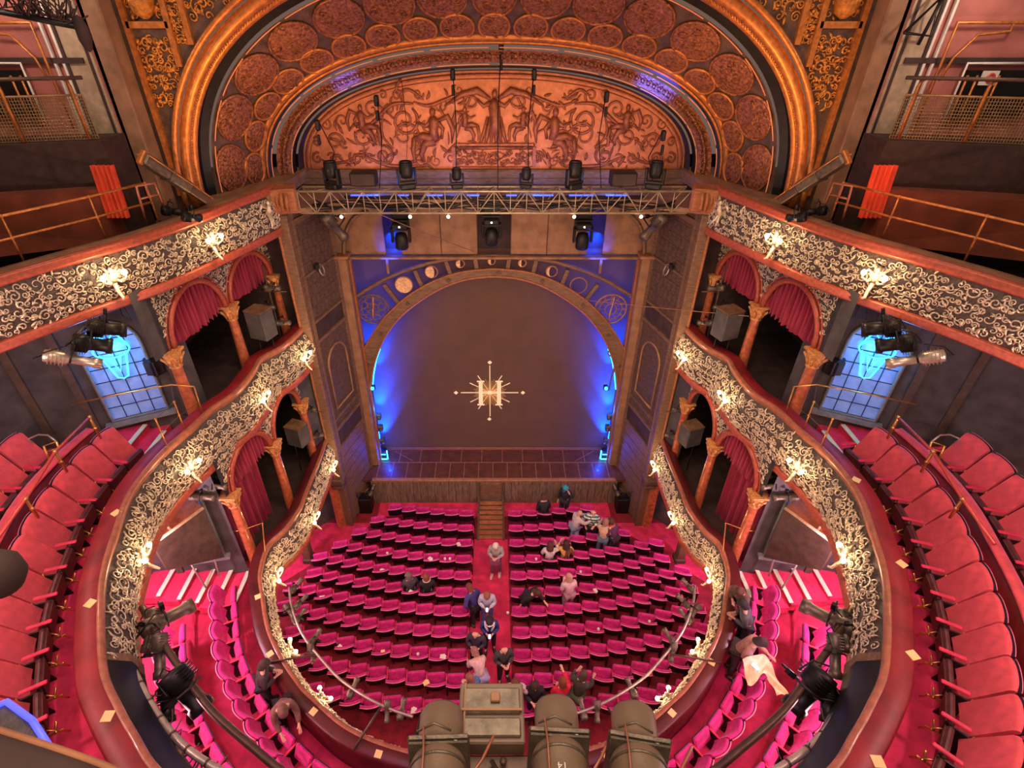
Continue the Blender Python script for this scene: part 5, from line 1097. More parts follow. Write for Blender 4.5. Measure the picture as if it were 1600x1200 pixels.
    mb = MB(); mb.box((s_*7.98, 13.25, 16.5), (0.44, 0.5, 7.0), bev=0.03); mb.build('brown_pilaster', plaster, g)
    mb = MB(); mb.box((s_*8.5, 12.97, 16.5), (0.6, 0.05, 7.0)); mb.build('pale_strip', mat('pale_plaster%d' % s_, (0.46, 0.34, 0.22), 0.7, var=0.25), g)
    mb = MB()
    for x in (8.82, 9.0): mb.box((s_*x, 12.93, 17.2), (0.05, 0.06, 6.0))
    mb.box((s_*10.5, 12.93, 14.2), (3.4, 0.06, 0.05)); mb.build('pale_moulding', whitep, g)
    mb = MB(); mb.box((s_*10.5, 12.93, 16.35), (4.2, 0.07, 0.1)); mb.box((s_*8.28, 12.96, 16.5), (0.05, 0.08, 7)); mb.box((s_*8.76, 12.94, 16.5), (0.05, 0.06, 7)); mb.build('shadow_line_and_moulding', dark_w, g)  # horizontal strip is the cornice's shadow line put in as dark colour
    p = mx(at(30, 142, Y=12.9), s_); mb = MB(); mb.box((p.x-s_*-0.55, 12.9, p.z-0.05), (1.5, 0.1, 0.85)); mb.build('dark_opening', black, g)
    mb = MB(); x0 = p.x+s_*-0.30; mb.tube([(x0+s_*1.5, 12.86, p.z+0.5), (x0, 12.86, p.z+0.5), (x0, 12.86, p.z-0.6)], 0.03, 4); mb.build('opening_frame', whitep, g)
    # box front
    a, b = (8.05, 12.25), (12.5, 11.1)
    c = thing('slip_box_front', 'dark brown boarded box front below the gilt mesh, %s top corner' % nm, 'box front', (s_*a[0], a[1], 13.0))
    mb = MB(); mb.hexa([(s_*a[0], a[1], 12.6), (s_*b[0], b[1], 12.6), (s_*b[0], b[1]+0.9, 12.6), (s_*a[0], a[1]+0.6, 12.6)], [(s_*a[0], a[1]-0.25, 15.0), (s_*b[0], b[1]-0.25, 15.0), (s_*b[0], b[1]+0.9, 15.0), (s_*a[0], a[1]+0.6, 15.0)]); mb.build('boarding', mat('dark_boarding%d' % s_, (0.05, 0.024, 0.016), 0.7, var=0.4), c)
    mb = MB(); mb.hexa([(s_*8.3, 11.6, 13.0), (s_*13, 9.5, 13.0), (s_*13, 11, 13.0), (s_*8.3, 12.3, 13.0)], [(s_*8.3, 11.7, 14.1), (s_*13, 9.9, 14.1), (s_*13, 11, 14.1), (s_*8.3, 12.3, 14.1)]); mb.build('lower_step', mat('rust_cloth%d' % s_, (0.17, 0.035, 0.012), 0.9, var=0.4, scale=2), c)
    sc_ = thing('mesh_screen', 'gilt wire mesh screen between curved posts above the %s box front' % nm, 'screen', (s_*8.2, 12.2, 15.0))
    mb = MB(); A_, B_ = Vector((s_*8.15, 12.12, 15.02)), Vector((s_*12.4, 11.0, 15.02))
    for i in range(86): q = A_.lerp(B_, i/85); mb.tube([q, q+Vector((0, 0, 0.78))], 0.009, 3, caps=False)
    for k in range(14): mb.tube([A_+Vector((0, 0, 0.06*k)), B_+Vector((0, 0, 0.06*k))], 0.009, 3, caps=False)
    mb.build('wire_mesh', mesh_m, sc_)
    mb = MB(); mb.tube([A_+Vector((0, 0, 0.8)), B_+Vector((0, 0, 0.8))], 0.02, 5); mb.build('top_wire', mesh_m, sc_)
    rl = thing('mesh_guard_rail', 'curved gold pipe guard rail standing over the %s mesh screen' % nm, 'railing', (s_*8.3, 12.1, 15.0))
    top_ = 16.1
    for k, u in enumerate((0.03, 0.30, 0.62)):
        q = A_.lerp(B_, u)+Vector((0, -0.05, 0)); mb = MB(); mb.tube([q, q+Vector((0, 0, 0.95)), q+Vector((s_*0.05, 0.03, 1.06)), q+Vector((s_*0.18, 0.05, 1.1))], 0.035, 6); mb.build('post', gold_m, rl)
    mb = MB(); mb.tube([A_+Vector((-s_*0.15, -0.05, 1.1)), B_+Vector((0, -0.05, 1.1))], 0.035, 6); mb.build('dark_rail', pipe_d, rl)
    q = Vector((s_*9.15, 12.75, 0)); mb = MB(); mb.tube([(q.x+s_*3, q.y, 17.0), (q.x-s_*0.1, q.y, 17.0), (q.x-s_*0.1, q.y, 15.1)], 0.035, 6); mb.tube([(q.x+s_*1.0, q.y, 17.0), (q.x+s_*1.0, q.y, 16.85), (q.x+s_*0.4, q.y, 16.8), (q.x+s_*0.1, q.y, 16.4), (q.x, q.y, 16.0)], 0.028, 6)
    for dx in (0.55, 0.75, 1.2): mb.tube([(q.x+s_*dx, q.y, 15.1), (q.x+s_*dx, q.y, 16.1)], 0.025, 5)
    mb.build('upper_pipe', gold_m, rl)
    # red drape block
    p = [mx(at(px, py, Y=11.75), s_) for px, py in ((1402, 262), (1366, 258), (1378, 338))]
    c = thing('red_side_drape', 'bright orange red folded drape at the %s end of the top balcony' % nm, 'curtain', (p[0].x, p[0].y, 13.2)); mb = MB(); rows = []
    for i in range(25):
        q = p[1].lerp(p[0], i/24); rows.append([Vector((q.x, 11.75+0.05*sin(i*1.3)-0.1*j/4, p[1].z+(p[2].z-p[1].z)*j/4)) for j in range(5)])
    mb.grid(rows); mb.build('folded_cloth', mat('orange_red_cloth%d' % s_, (0.75, 0.07, 0.02), 0.7, var=0.3, stretch=(1, 1, 0.2)), c)
    light('POINT', (p[0].x-s_*0.6, p[0].y-0.9, 14.7), 16 if s_ > 0 else 1.5, (1.0, 0.3, 0.12), 0.1, name='drape_glow')
# red and white round sign on the right rear wall
p = at(1545, 122, Y=12.8); c = thing('round_notice', 'small white notice with a red disc on the right rear wall', 'sign', (p.x, 12.8, p.z)); mb = MB(); mb.box((p.x, 12.8, p.z), (0.34, 0.02, 0.26)); mb.build('board', whitep, c)
mb = MB(); mb.tube([(p.x+0.02+0.07*cos(2*pi*i/18), 12.78, p.z+0.07*sin(2*pi*i/18)) for i in range(18)], 0.028, 6, closed=True); mb.build('red_disc', pinkrail, c)
# pulley bracket on the right pale strip
p = at(1437, 42, Y=12.8); c = thing('pulley_bracket', 'dark triangular pulley bracket on the pale wall strip, upper right', 'bracket', (p.x, 12.8, p.z)); mb = MB(); mb.tube([(p.x-0.3, 12.75, p.z-0.1), (p.x+0.15, 12.75, p.z+0.45), (p.x+0.25, 12.75, p.z-0.15), (p.x-0.3, 12.75, p.z-0.1)], 0.03, 5); mb.tube([(p.x+0.2, 12.72, p.z+0.55), (p.x+0.05, 12.72, p.z-0.3)], 0.035, 5); mb.build('steel_arms', black, c)
# tangle of rope and bar in the upper left
c = thing('rope_bar', 'dark bar wrapped with ropes and netting in the upper left corner', 'lighting bar', (-8.6, 11.0, 17.0)); mb = MB()
a, b = at(-30, 12, Y=11.2), at(122, 42, Y=11.2); mb.tube([a, b], 0.05, 6); mb.build('bar', black, c); mb = MB(); rd = random.Random(8)
for i in range(60):
    k = rd.random(); q = a.lerp(b, k); mb.tube([q+Vector((rd.uniform(-.2, .2), rd.uniform(-.1, .1), rd.uniform(0, 0.5))), q+Vector((rd.uniform(-.15, .15), rd.uniform(-.1, .1), 0.05)), q+Vector((rd.uniform(-.3, .3), 0, rd.uniform(-0.02, 0.45)))], 0.014, 4)
mb.ell(b+Vector((0.05, 0, -0.1)), (0.12, 0.1, 0.28)); mb.build('rope_tangle', dark_w, c)

# ================================================================ seat number plates on the ledges
k = 0
for Zt, pts, nm in ((Z2+0.036, ((181, 803), (141, 944), (169, 1120), (1339, 751), (1409, 880), (1431, 1025), (1379, 1190)), 'grand circle ledge'), (Z1+0.036, ((403, 931), (422, 1022), (490, 1112), (591, 1178), (1113, 1033), (1051, 1113), (946, 1178)), 'dress circle ledge')):
    for i, (px, py) in enumerate(pts):
        p = at(px, py, Z=Zt); cv = T2 if Zt > 6 else T1; d = cv.near(p.x, p.y); f = cv.out(d); q = cv.at(d, min(0.34, max(0.1, (p.xy-cv.pos(d)).length)), Zt)
        mb = MB(); mb.box(q, (0.15, 0.15, 0.012), rz=atan2(f.y, f.x)+pi/4*(1 if Zt > 6 else 0.1), bev=0.004)
        nL = sum(1 for a_ in pts if a_[0] < 772)
        lab = 'cream label on the %s, %s from stage, %s side' % (nm, ORD[i if i < nL else i-nL], 'left' if i < nL else 'right')
        tag(mb.build('ledge_label', cream, None), lab, 'label', 'cream labels on the ledges')

# ================================================================ curved lighting bars before the circles
def bar_run(name, label, px, Z, m, r, cat='lighting bar', brackets=()):
    P_ = cat_rom([at(a, b, Z=Z) for a, b in px], 6); c = thing(name, label, cat, P_[0]); mb = MB(); mb.tube(P_, r, 8); mb.build('pipe', m, c)
    for (a, b) in brackets: mb = MB(); mb.tube([a, b], r*0.8, 5); mb.build('bracket_arm', pipe_d, c)
    return P_
LB1 = ((452, 918), (455, 945), (466, 978), (480, 1003), (502, 1030), (530, 1060), (570, 1088), (610, 1108), (645, 1120))
RB1 = tuple((1538-a, b-3) for a, b in LB1)
ZB = 4.75
arms = lambda s_: [(mx(at(a, b, Z=ZB), s_), mx(at(c_, d_, Z=4.66), s_)) for (a, b), (c_, d_) in (((497, 1022), (418, 1035)), ((595, 1105), (552, 1172)))]
bar_run('curved_lighting_bar', 'curved grey lighting bar before the left dress circle front', LB1, ZB, pipe_m, 0.032, brackets=arms(-1))
bar_run('curved_lighting_bar', 'curved grey lighting bar before the right dress circle front', RB1, ZB, pipe_m, 0.032, brackets=arms(1))
for s_, X_ in ((-1, lambda a: a), (1, lambda a: 1538-a)):
    for k, (px, py, dx, dy_, up) in enumerate(((463, 915, 0.7, -1, 1), (470, 940, 0.8, -1, 1), (452, 955, 0.9, 0.6, 0), (468, 962, 0.7, -0.8, 1), (492, 995, 0.6, -1.2, 1), (487, 1020, 0.4, 1, 0), (552, 1075, 0.35, -1.2, 1), (605, 1112, 0.1, 1.0, 0), (628, 1108, 0.15, -1.0, 1))):
        p = at(X_(px), py, Z=ZB-0.05); dv = Vector((-s_*-1*0+(-s_)*-dx*0, 0, 0)); d3 = Vector((dx*(-s_), 1.2 if up else -0.9, 0.15 if up else -0.4))
        lantern('profile', tuple(p), d3, 'dusty lantern on the %s curved bar, %s along it from the stage' % (SIDE[s_], ORD[k]), 0.72, 0.4*k)
# upper circle: thick pale pipe and dark boom
for s_ in (-1, 1):
    X_ = (lambda a: a) if s_ < 0 else (lambda a: 1555-a)
    P_ = bar_run('thick_front_pipe', 'thick pale taped pipe running along the %s grand circle front' % SIDE[s_], [(X_(a), b) for a, b in ((198, 1022), (215, 1062), (238, 1103), (265, 1142), (300, 1176), (345, 1205))], 8.55, pipe_m, 0.055)
    c = thing('pipe_tape', 'black tape bands and cables wrapped on the %s pale pipe' % SIDE[s_], 'cable', P_[3]); mb = MB(); rd = random.Random(30+s_)
    for i in range(3, len(P_)-1, 4):
        d = (P_[i+1]-P_[i]).normalized(); mb.tube([P_[i]-d*0.02, P_[i]+d*0.02], 0.058, 8)
    mb.build('tape_band', pipe_d, c)
    mb = MB()
    for i in range(80):
        q = P_[rd.randrange(len(P_))]+Vector((s_*rd.uniform(0.02, 0.3), rd.uniform(-0.2, 0.1), rd.uniform(-0.35, 0.05))); u = Vector((rd.uniform(-.2, .2), rd.uniform(-.25, .25), rd.uniform(-.15, .15))); mb.tube([q, q+u*0.5+Vector((0, 0, -0.08)), q+u], 0.012, 4)
    mb.build('cable_tangle', pipe_d, c)
    bar_run('dark_boom_pipe', 'long dark pipe sloping past the %s front of the grand circle' % SIDE[s_], [(X_(a), b) for a, b in ((222, 948), (245, 990), (280, 1042), (330, 1110), (400, 1172), (440, 1205))], 8.2, pipe_d, 0.06)
    for k, (px, py, dv, sc_) in enumerate(((262, 965, (0.9, 0.9, -0.2), 1.5), (236, 985, (0.2, -1, -0.3), 1.2), (250, 1025, (0.3, -1, -0.6), 1.2), (292, 1080, (0.8, -0.5, -0.8), 1.7), (262, 1100, (0.3, -1, -0.5), 1.1))):
        p = at(X_(px), py, Z=8.1); lantern('black' if k in (3, 4) else 'profile', tuple(p), (dv[0]*(-s_), dv[1], dv[2]), 'heavy lantern on the dark pipe before the %s grand circle, %s from the stage' % (SIDE[s_], ORD[k]), sc_, 0.2*k)

# ================================================================ foreground: big lanterns on the front of the upper balcony
for k, (px, py, tilt, txt) in enumerate(((690, 1130, -0.03, None), (869, 1120, 0.05, '14'), (990, 1130, 0.16, 'R'))):
    c0 = at(px, py, Z=14.25); dv = Vector((tilt, 1.0, -0.30)).normalized(); M = aimM(dv); Ry = Matrix.Rotation(-pi/2, 3, 'X')
    t = thing('large_profile_lantern', 'big brown barrelled lantern in the foreground, %s of three' % ('leftmost', 'middle', 'rightmost')[k], 'stage light', tuple(c0)); t.rotation_euler = M.to_euler()
    mb = MB(); mb.lathe([(0.105, -0.16), (0.11, -0.04), (0.11, 0.03), (0.105, 0.045), (0.097, 0.03), (0.09, -0.1)], 28, M=Ry); mb.build('lens_tube', hood_m, t, world=False)
    mb = MB(); mb.box((0, -0.17, -0.01), (0.29, 0.022, 0.28), bev=0.01); mb.box((0, -0.195, -0.01), (0.27, 0.012, 0.25)); mb.tube([(-0.1, -0.15, 0.13), (-0.02, -0.13, 0.155), (0.06, -0.15, 0.13)], 0.006, 5); mb.build('gate_plate', gunmetal, t, world=False)
    mb = MB(); mb.lathe([(0.12, -0.2), (0.128, -0.22), (0.128, -0.26), (0.124, -0.28), (0.126, -0.42), (0.135, -0.44), (0.135, -0.62), (0.10, -0.68), (0.02, -0.7)], 28, M=Ry); mb.build('rear_drum', hood_m, t, world=False)
    mb = MB(); mb.tube([(0.128*cos(a), -0.25, 0.128*sin(a)) for a in [2*pi*i/28 for i in range(28)]], 0.008, 5, closed=True); mb.build('clamp_band', gunmetal, t, world=False)
    mb = MB(); mb.ell((0.08, -0.185, 0.1), (0.012, 0.008, 0.012)); mb.build('knob', whitep, t, world=False)
    mb = MB(); mb.tube([(-0.07, -0.14, 0.15), (-0.06, -0.25, 0.14), (-0.055, -0.5, 0.12)], 0.005, 4); mb.build('safety_wire', rimwood, t, world=False); mb = MB(); mb.tube([(0.14, -0.3, 0.02), (0.2, -0.2, 0.0), (0.26, -0.1, 0.03)], 0.008, 4); mb.build('power_cable', rimwood, t, world=False)
    if txt:
        fc = bpy.data.curves.new('marking', 'FONT'); fc.body = txt; fc.size = 0.045; fc.extrude = 0.001; fc.align_x = 'CENTER'; t0_ = bpy.data.objects.new('tmp', fc); COL.objects.link(t0_); fc.materials.append(whitep); bpy.context.view_layer.update(); me_ = bpy.data.meshes.new_from_object(t0_.evaluated_get(bpy.context.evaluated_depsgraph_get())); bpy.data.objects.remove(t0_); to = bpy.data.objects.new('marking', me_); COL.objects.link(to); to.parent = t; to.location = (0, -0.335, 0.127); to.rotation_euler = (0, 0, pi)
# control box between them
c0 = at(768, 1122, Z=14.1); t = thing('control_box', 'olive grey metal control box between the big foreground lanterns', 'equipment box', tuple(c0))
mb = MB(); mb.box(c0, (0.34, 0.30, 0.14), bev=0.008); mb.build('case', hood_m, t)
mb = MB(); mb.box(c0+Vector((0, 0.05, 0.08)), (0.3, 0.13, 0.02), bev=0.006); mb.box(c0+Vector((0, -0.08, 0.08)), (0.3, 0.09, 0.02), bev=0.006); mb.build('lid_panel', gunmetal, t)
mb = MB(); mb.box(c0+Vector((0.02, 0.06, 0.1)), (0.05, 0.05, 0.02), bev=0.005); mb.box(c0+Vector((0.0, 0.0, 0.09)), (0.32, 0.012, 0.02)); mb.box(c0+Vector((-0.14, 0.0, 0.085)), (0.01, 0.27, 0.02)); mb.build('latch', seam_m, t)
mb = MB(); mb.box(c0+Vector((0.0, -0.24, -0.05)), (0.4, 0.16, 0.04), bev=0.01); mb.ell(c0+Vector((0.06, -0.2, 0.0)), (0.02, 0.02, 0.012)); mb.tube([c0+Vector((0.0, -0.2, 0)), c0+Vector((0.06, -0.3, 0.03)), c0+Vector((0.09, -0.4, 0.0))], 0.012, 5); mb.build('shelf', pipe_d, t)
t = thing('front_pipe_frame', 'dark pipe frame carrying the foreground lanterns on the balcony edge', 'frame', (0, 0.9, 14.0))
mb = MB(); q = [at(a, b, Z=14.0) for a, b in ((648, 1165), (660, 1112), (720, 1112))]; mb.tube(q, 0.012, 5); mb.tube([at(640, 1210, Z=13.9), at(1060, 1210, Z=13.9)], 0.03, 6); mb.build('pipes', black, t)
# near parapet rail with a blue lit reader at the lower left
P_ = [at(a, b, Z=15.6) for a, b in ((-60, 1130), (0, 1149), (90, 1178), (165, 1205), (240, 1240))]; t = thing('near_handrail', 'broad dark curved parapet rail in the lower left corner', 'railing', tuple(P_[1])); rows = []
C_ = cat_rom(P_, 6)
mb = MB(); 
for p in C_: o_ = Vector((-0.12, -0.22, 0)); rows.append([p, p+Vector((0, 0, 0.02)), p+o_*0.1+Vector((0, 0, 0.03)), p+o_+Vector((0, 0, 0.03)), p+o_+Vector((0, 0, -0.2))])
mb.grid(rows); mb.build('rail_board', dark_w, t); mb = MB(); mb.tube([p+Vector((0, 0.005, 0.015)) for p in C_], 0.01, 5); mb.build('rail_edge', seam_m, t)
c0 = at(38, 1135, Z=14.7); t = thing('blue_edged_fixture', 'grey angular fixture with glowing blue edges at the lower left corner', 'stage light', tuple(c0))
V_ = [at(a, b, Z=14.7) for a, b in ((-20, 1112), (12, 1098), (52, 1127), (84, 1176), (40, 1190), (-20, 1170))]; mb = MB(); mb.prism(V_, (0, 0, -0.12)); mb.build('housing', gunmetal, t)
mb = MB(); mb.tube([v+Vector((0, 0, 0.01)) for v in V_[:4]], 0.014, 6); mb.build('blue_edge', mat('violet_blue_light', (0.1, 0.1, 1), 0.4, emit=(0.05, 0.06, 1.0), estr=2.2), t)
light('POINT', c0+Vector((0.1, 0.15, 0.15)), 1.2, (0.05, 0.1, 1), 0.03, name='fixture_glow')
# wires strung across the stage front
q = at(-6, 895, Z=16.6); c = thing('rail_finial', 'dark blurred round rail finial at the left edge of the picture', 'finial', tuple(q)); mb = MB(); mb.lathe([(0.001, 0.03), (0.018, 0.026), (0.03, 0.008), (0.03, -0.012), (0.02, -0.028), (0.001, -0.04)], 16, tuple(q)); mb.build('knob', dark_w, c)
c = thing('guy_wire', 'thin pale wire running from the stage arch to the right boxes', 'wire', (1, 16, 10)); mb = MB()
a, b = at(905, 468, Y=16.9), at(1170, 494, Y=13.2); m_ = at(1040, 482, Y=15.0); mb.tube(cat_rom([a, m_, b], 5), 0.014, 4); mb.build('wire', seam_m, c)
c = thing('guy_wire', 'thin wire slanting from the left truss end down to the header', 'wire', (-3, 15, 12)); mb = MB(); mb.tube([at(575, 327, Y=14.4), at(640, 355, Y=15.8), at(740, 393, Y=16.9)], 0.010, 4); mb.build('wire', seam_m, c)
# ================================================================ people
SKIN = mat('skin_light', (0.72, 0.40, 0.28), 0.55, var=0.1); SKIN2 = mat('skin_tan', (0.52, 0.27, 0.17), 0.55, var=0.1)
CL = {}
def cloth(c):
    k = 'cloth_%02x%02x%02x' % tuple(int(x*255) for x in c)
    if k not in CL: CL[k] = mat(k, c, 0.8, var=0.25, scale=12, bump=0.2, bscale=50)
    return CL[k]
def stripes():
    if 'stripe' in CL: return CL['stripe']
    m = mat('green_white_stripes', (0.8, 0.8, 0.75), 0.8); nt = m.node_tree; N = nt.nodes; L_ = nt.links
    tc = N.new('ShaderNodeTexCoord'); sx = N.new('ShaderNodeSeparateXYZ'); mt = N.new('ShaderNodeMath'); mt.operation = 'MULTIPLY'; mt.inputs[1].default_value = 9.0; fr = N.new('ShaderNodeMath'); fr.operation = 'FRACT'
    cr = N.new('ShaderNodeValToRGB'); cr.color_ramp.interpolation = 'CONSTANT'; cr.color_ramp.elements[0].color = (0.85, 0.83, 0.75, 1); cr.color_ramp.elements[1].position = 0.5; cr.color_ramp.elements[1].color = (0.02, 0.22, 0.16, 1)
    L_.new(tc.outputs['Object'], sx.inputs[0]); L_.new(sx.outputs['Z'], mt.inputs[0]); L_.new(mt.outputs[0], fr.inputs[0]); L_.new(fr.outputs[0], cr.inputs[0]); L_.new(cr.outputs[0], N['Principled BSDF'].inputs['Base Color'])
    CL['stripe'] = m; return m
def skin_obj(name, chains, m, parent, root=0, sub=1):
    idx = {}; V = []; Rr = []; E_ = []
    for ch in chains:
        prev = None
        for (p, r) in ch:
            k = tuple(round(c, 4) for c in p)
            if k not in idx: idx[k] = len(V); V.append(Vector(p)); Rr.append(r)
            if prev is not None and prev != idx[k]: E_.append((prev, idx[k]))
            prev = idx[k]
    me = bpy.data.meshes.new(name); me.from_pydata(V, E_, []); me.materials.append(m)
    o = bpy.data.objects.new(name, me); COL.objects.link(o); o.parent = parent
    sm = o.modifiers.new('skin', 'SKIN'); sm.use_smooth_shade = True; sm.branch_smoothing = 0.4
    if not me.skin_vertices: me.attributes  # layer is created with the modifier below
    if len(me.skin_vertices) == 0:
        bm = bmesh.new(); bm.from_mesh(me); ly = bm.verts.layers.skin.verify(); bm.verts.ensure_lookup_table()
        for i, v in enumerate(bm.verts): v[ly].radius = (Rr[i], Rr[i]); v[ly].use_root = (i == root)
        bm.to_mesh(me); bm.free()
    else:
        for i, sv in enumerate(me.skin_vertices[0].data): sv.radius = (Rr[i], Rr[i]); sv.use_root = (i == root)
    if sub: s2 = o.modifiers.new('smooth', 'SUBSURF'); s2.levels = sub; s2.render_levels = sub
    return o
ARM = {'down': ((0.06, -0.02, -0.28), (0.07, 0.06, -0.53)), 'phone': ((0.05, 0.03, -0.27), (-0.10, 0.26, -0.20)), 'fold': ((0.07, 0.03, -0.26), (-0.09, 0.20, -0.30)), 'reach': ((0.04, 0.20, -0.16), (0.0, 0.46, -0.12)), 'up': ((0.12, 0.12, -0.12), (0.02, 0.16, 0.12)), 'lap': ((0.07, 0.04, -0.27), (-0.04, 0.28, -0.38)), 'hip': ((0.17, -0.05, -0.24), (0.05, 0.08, -0.42))}
def person(loc, face, label, top, legs, hair, seated=False, lean=0.0, headtilt=0.25, arms=('phone', 'phone'), skin=None, long_hair=False, bald=False, scale=1.07, extra=None, hood=None, phone=False, shoes=(0.05, 0.04, 0.04)):
    skin = skin or SKIN
    t = thing('person', label, 'person', loc, face); t.scale = (scale,)*3
    hz = 0.52 if seated else 0.94
    cl, sl = cos(lean), sin(lean)
    def U(p): x, y, z = p; dz = z-0.94; return Vector((x, y*cl+dz*sl, hz+dz*cl-y*sl))
    pel = Vector((0, 0, hz)); sp = U((0, 0.0, 1.14)); ch = U((0, 0.0, 1.33)); nk = U((0, 0.0, 1.47))
    def Hd(p):      # head space, tilt forward about the neck
        x, y, z = p; a = headtilt; dz = z-1.47; return U((x, y*cos(a)+dz*sin(a), 1.47+dz*cos(a)-y*sin(a)))
    legc = []; legt = []; foot = []
    for s_ in (-1, 1):
        hip = Vector((s_*0.095, 0, hz-0.03)); 
        if seated: kn = Vector((s_*0.12, 0.44, 0.50)); an = Vector((s_*0.12, 0.46, 0.09))
        else: kn = Vector((s_*0.11, 0.03*(1+s_*0.5), 0.5)); an = Vector((s_*0.12, -0.01+0.05*s_, 0.09))
        toe = an+Vector((s_*0.02, 0.16, -0.045))
        legc += [[(pel, 0.13), (hip, 0.1), (kn, 0.062), (an, 0.04), (toe, 0.035)]]
        legt += [[(pel, 0.15), (hip, 0.115), (kn, 0.082), (an+Vector((0, 0, 0.03)), 0.062)]]
        foot.append((an, toe))
    armc = []; armt = []; hands = []
    for s_, an_ in ((-1, arms[0]), (1, arms[1])):
        sh = U((s_*0.175, 0.0, 1.40)); e, w_ = ARM[an_]; el = U((s_*(0.175+e[0]), e[1], 1.40+e[2])); wr = U((s_*(0.175+w_[0]), w_[1], 1.40+w_[2]))
        d = (wr-el).normalized(); hd_ = wr+d*0.07; side = Vector((-s_, 0, 0.0)); side = (side-d*side.dot(d)).normalized(); dn = d.cross(side).normalized()*(1 if s_ > 0 else -1)
        base = [(ch, 0.12), (sh, 0.062), (el, 0.042), (wr, 0.028), (hd_, 0.034)]
        armc.append(base)
        for q in range(4):
            o_ = side*(-0.027+0.018*q); f0 = hd_+d*0.025+o_; L_ = (0.055, 0.07, 0.075, 0.065)[q]; f1 = f0+d*L_*0.6; f2 = f1+d*L_*0.35-dn*0.02; armc.append([(hd_, 0.034), (f0, 0.011), (f1, 0.009), (f2, 0.008)])
        th = wr+d*0.03+side*0.035; armc.append([(wr, 0.028), (th, 0.011), (th+side*0.02+d*0.03, 0.009)])
        armt.append([(ch, 0.18), (sh, 0.098), (el, 0.07), (wr-d*0.03, 0.052)]); hands.append(hd_)
    h0 = Hd((0, 0.0, 1.55)); h1 = Hd((0, 0.015, 1.62)); h2 = Hd((0, 0.0, 1.70))
    torso = [[(pel, 0.13), (sp, 0.115), (ch, 0.13), (nk, 0.052), (h0, 0.06), (h1, 0.088), (h2, 0.07)]]
    face = [[(h1, 0.088), (Hd((0, 0.095, 1.605)), 0.018), (Hd((0, 0.112, 1.595)), 0.012)]]+[[(h1, 0.088), (Hd((s_*0.088, 0.0, 1.61)), 0.014), (Hd((s_*0.095, -0.01, 1.625)), 0.012)] for s_ in (-1, 1)]
    skin_obj('body', torso+face+legc+armc, skin, t)
    tc = [[(pel+Vector((0, 0, -0.02)), 0.165), (sp, 0.16), (ch, 0.18), (U((0, 0, 1.43)), 0.08)]]+armt
    # keep the same chest vertex for the sleeves
    skin_obj('top', tc, stripes() if top == 'stripe' else cloth(top), t)
    skin_obj('trousers', legt, cloth(legs), t)
    mb = MB()
    for an, toe in foot: mb.tube([an+Vector((0, -0.06, -0.04)), an+Vector((0, 0.0, -0.03)), toe+Vector((0, 0.02, 0.0)), toe+Vector((0, 0.06, 0))], [0.03, 0.052, 0.045, 0.022], 8)
    mb.build('shoes', cloth(shoes), t, world=False)
    mb = MB(); 
    for s_ in (-1, 1): mb.ell(Hd((s_*0.034, 0.088, 1.63)), (0.011, 0.011, 0.011), n=6, m=4)
    mb.build('eyes', black, t, world=False)
    mb = MB(); mb.tube([Hd((-0.025, 0.088, 1.565)), Hd((0, 0.094, 1.562)), Hd((0.025, 0.088, 1.565))], 0.006, 5); mb.build('mouth', mat('lips', (0.45, 0.12, 0.10), 0.5) if 'lips' not in bpy.data.materials else bpy.data.materials['lips'], t, world=False)
    if hair and not bald:
        rows = []
        for j in range(8):
            f = j/7; row = []
            for i in range(16):
                a = 2*pi*i/16; fr_ = sin(a)     # +1 front
                zlow = (1.66 if fr_ > 0.3 else 1.60-0.06*(1-fr_)) if not long_hair else (1.66 if fr_ > 0.45 else 1.42)
                z = 1.742-(1.742-zlow)*f; rr = 0.112*sqrt(max(0.0, 1-((z-1.63)/0.115)**2)) if z > 1.63 else 0.112+(0.02 if long_hair and z < 1.55 else 0)
                rr = max(rr, 0.012); row.append(Hd((rr*0.92*cos(a), rr*1.05*sin(a)-0.008, z)))
            rows.append(row)
        mb.grid(rows, True, True) if False else None
        hm = MB(); hm.grid(rows, True, True); hm.poly(rows[0]); hm.build('hair', cloth(hair), t, world=False)
    if hood:
        hm = MB(); hm.tube([Hd((0.13*cos(a), 0.02+0.05*sin(a), 1.50+0.10*sin(a)+0.12*(1-abs(cos(a))))) for a in [pi*i/10 for i in range(11)]]+[U((-0.11, 0.13, 1.36)), U((-0.05, 0.15, 1.2))], 0.03, 7); hm.tube([Hd((0.13, 0.02, 1.5)), U((0.11, 0.13, 1.36)), U((0.05, 0.15, 1.2))], 0.03, 7); hm.build('hood_trim', cloth(hood), t, world=False)
    for ex in (extra or ()):
        ex(t, U, Hd, hands)
    if phone:
        c = (hands[0]+hands[1])/2+Vector((0, 0.05, 0.06)); wc = Matrix.Translation(Vector(loc)) @ Matrix.Rotation(face_ang(t), 4, 'Z')
        q = wc @ (c*scale); ph = thing('mobile_phone', 'glowing phone held by the person, '+phone, 'phone', q, face_ang(t)); m_ = MB(); m_.box((0, 0, 0), (0.075, 0.15, 0.01), bev=0.003); m_.build('case', black, ph, world=False); m_ = MB(); m_.box((0, 0, 0.007), (0.066, 0.135, 0.004)); m_.build('lit_screen', mat('phone_screen', (0.5, 0.7, 1), 0.3, emit=(0.25, 0.5, 1.0), estr=5) if 'phone_screen' not in bpy.data.materials else bpy.data.materials['phone_screen'], ph, world=False)
    return t
def face_ang(t): return t.rotation_euler[2]
def where(px, py, h, fl=None):
    z = 0.5
    for _ in range(8): p = at(px, py, Z=z+h); z = stall_z(p.y) if fl is None else fl
    return Vector((p.x, p.y, z))
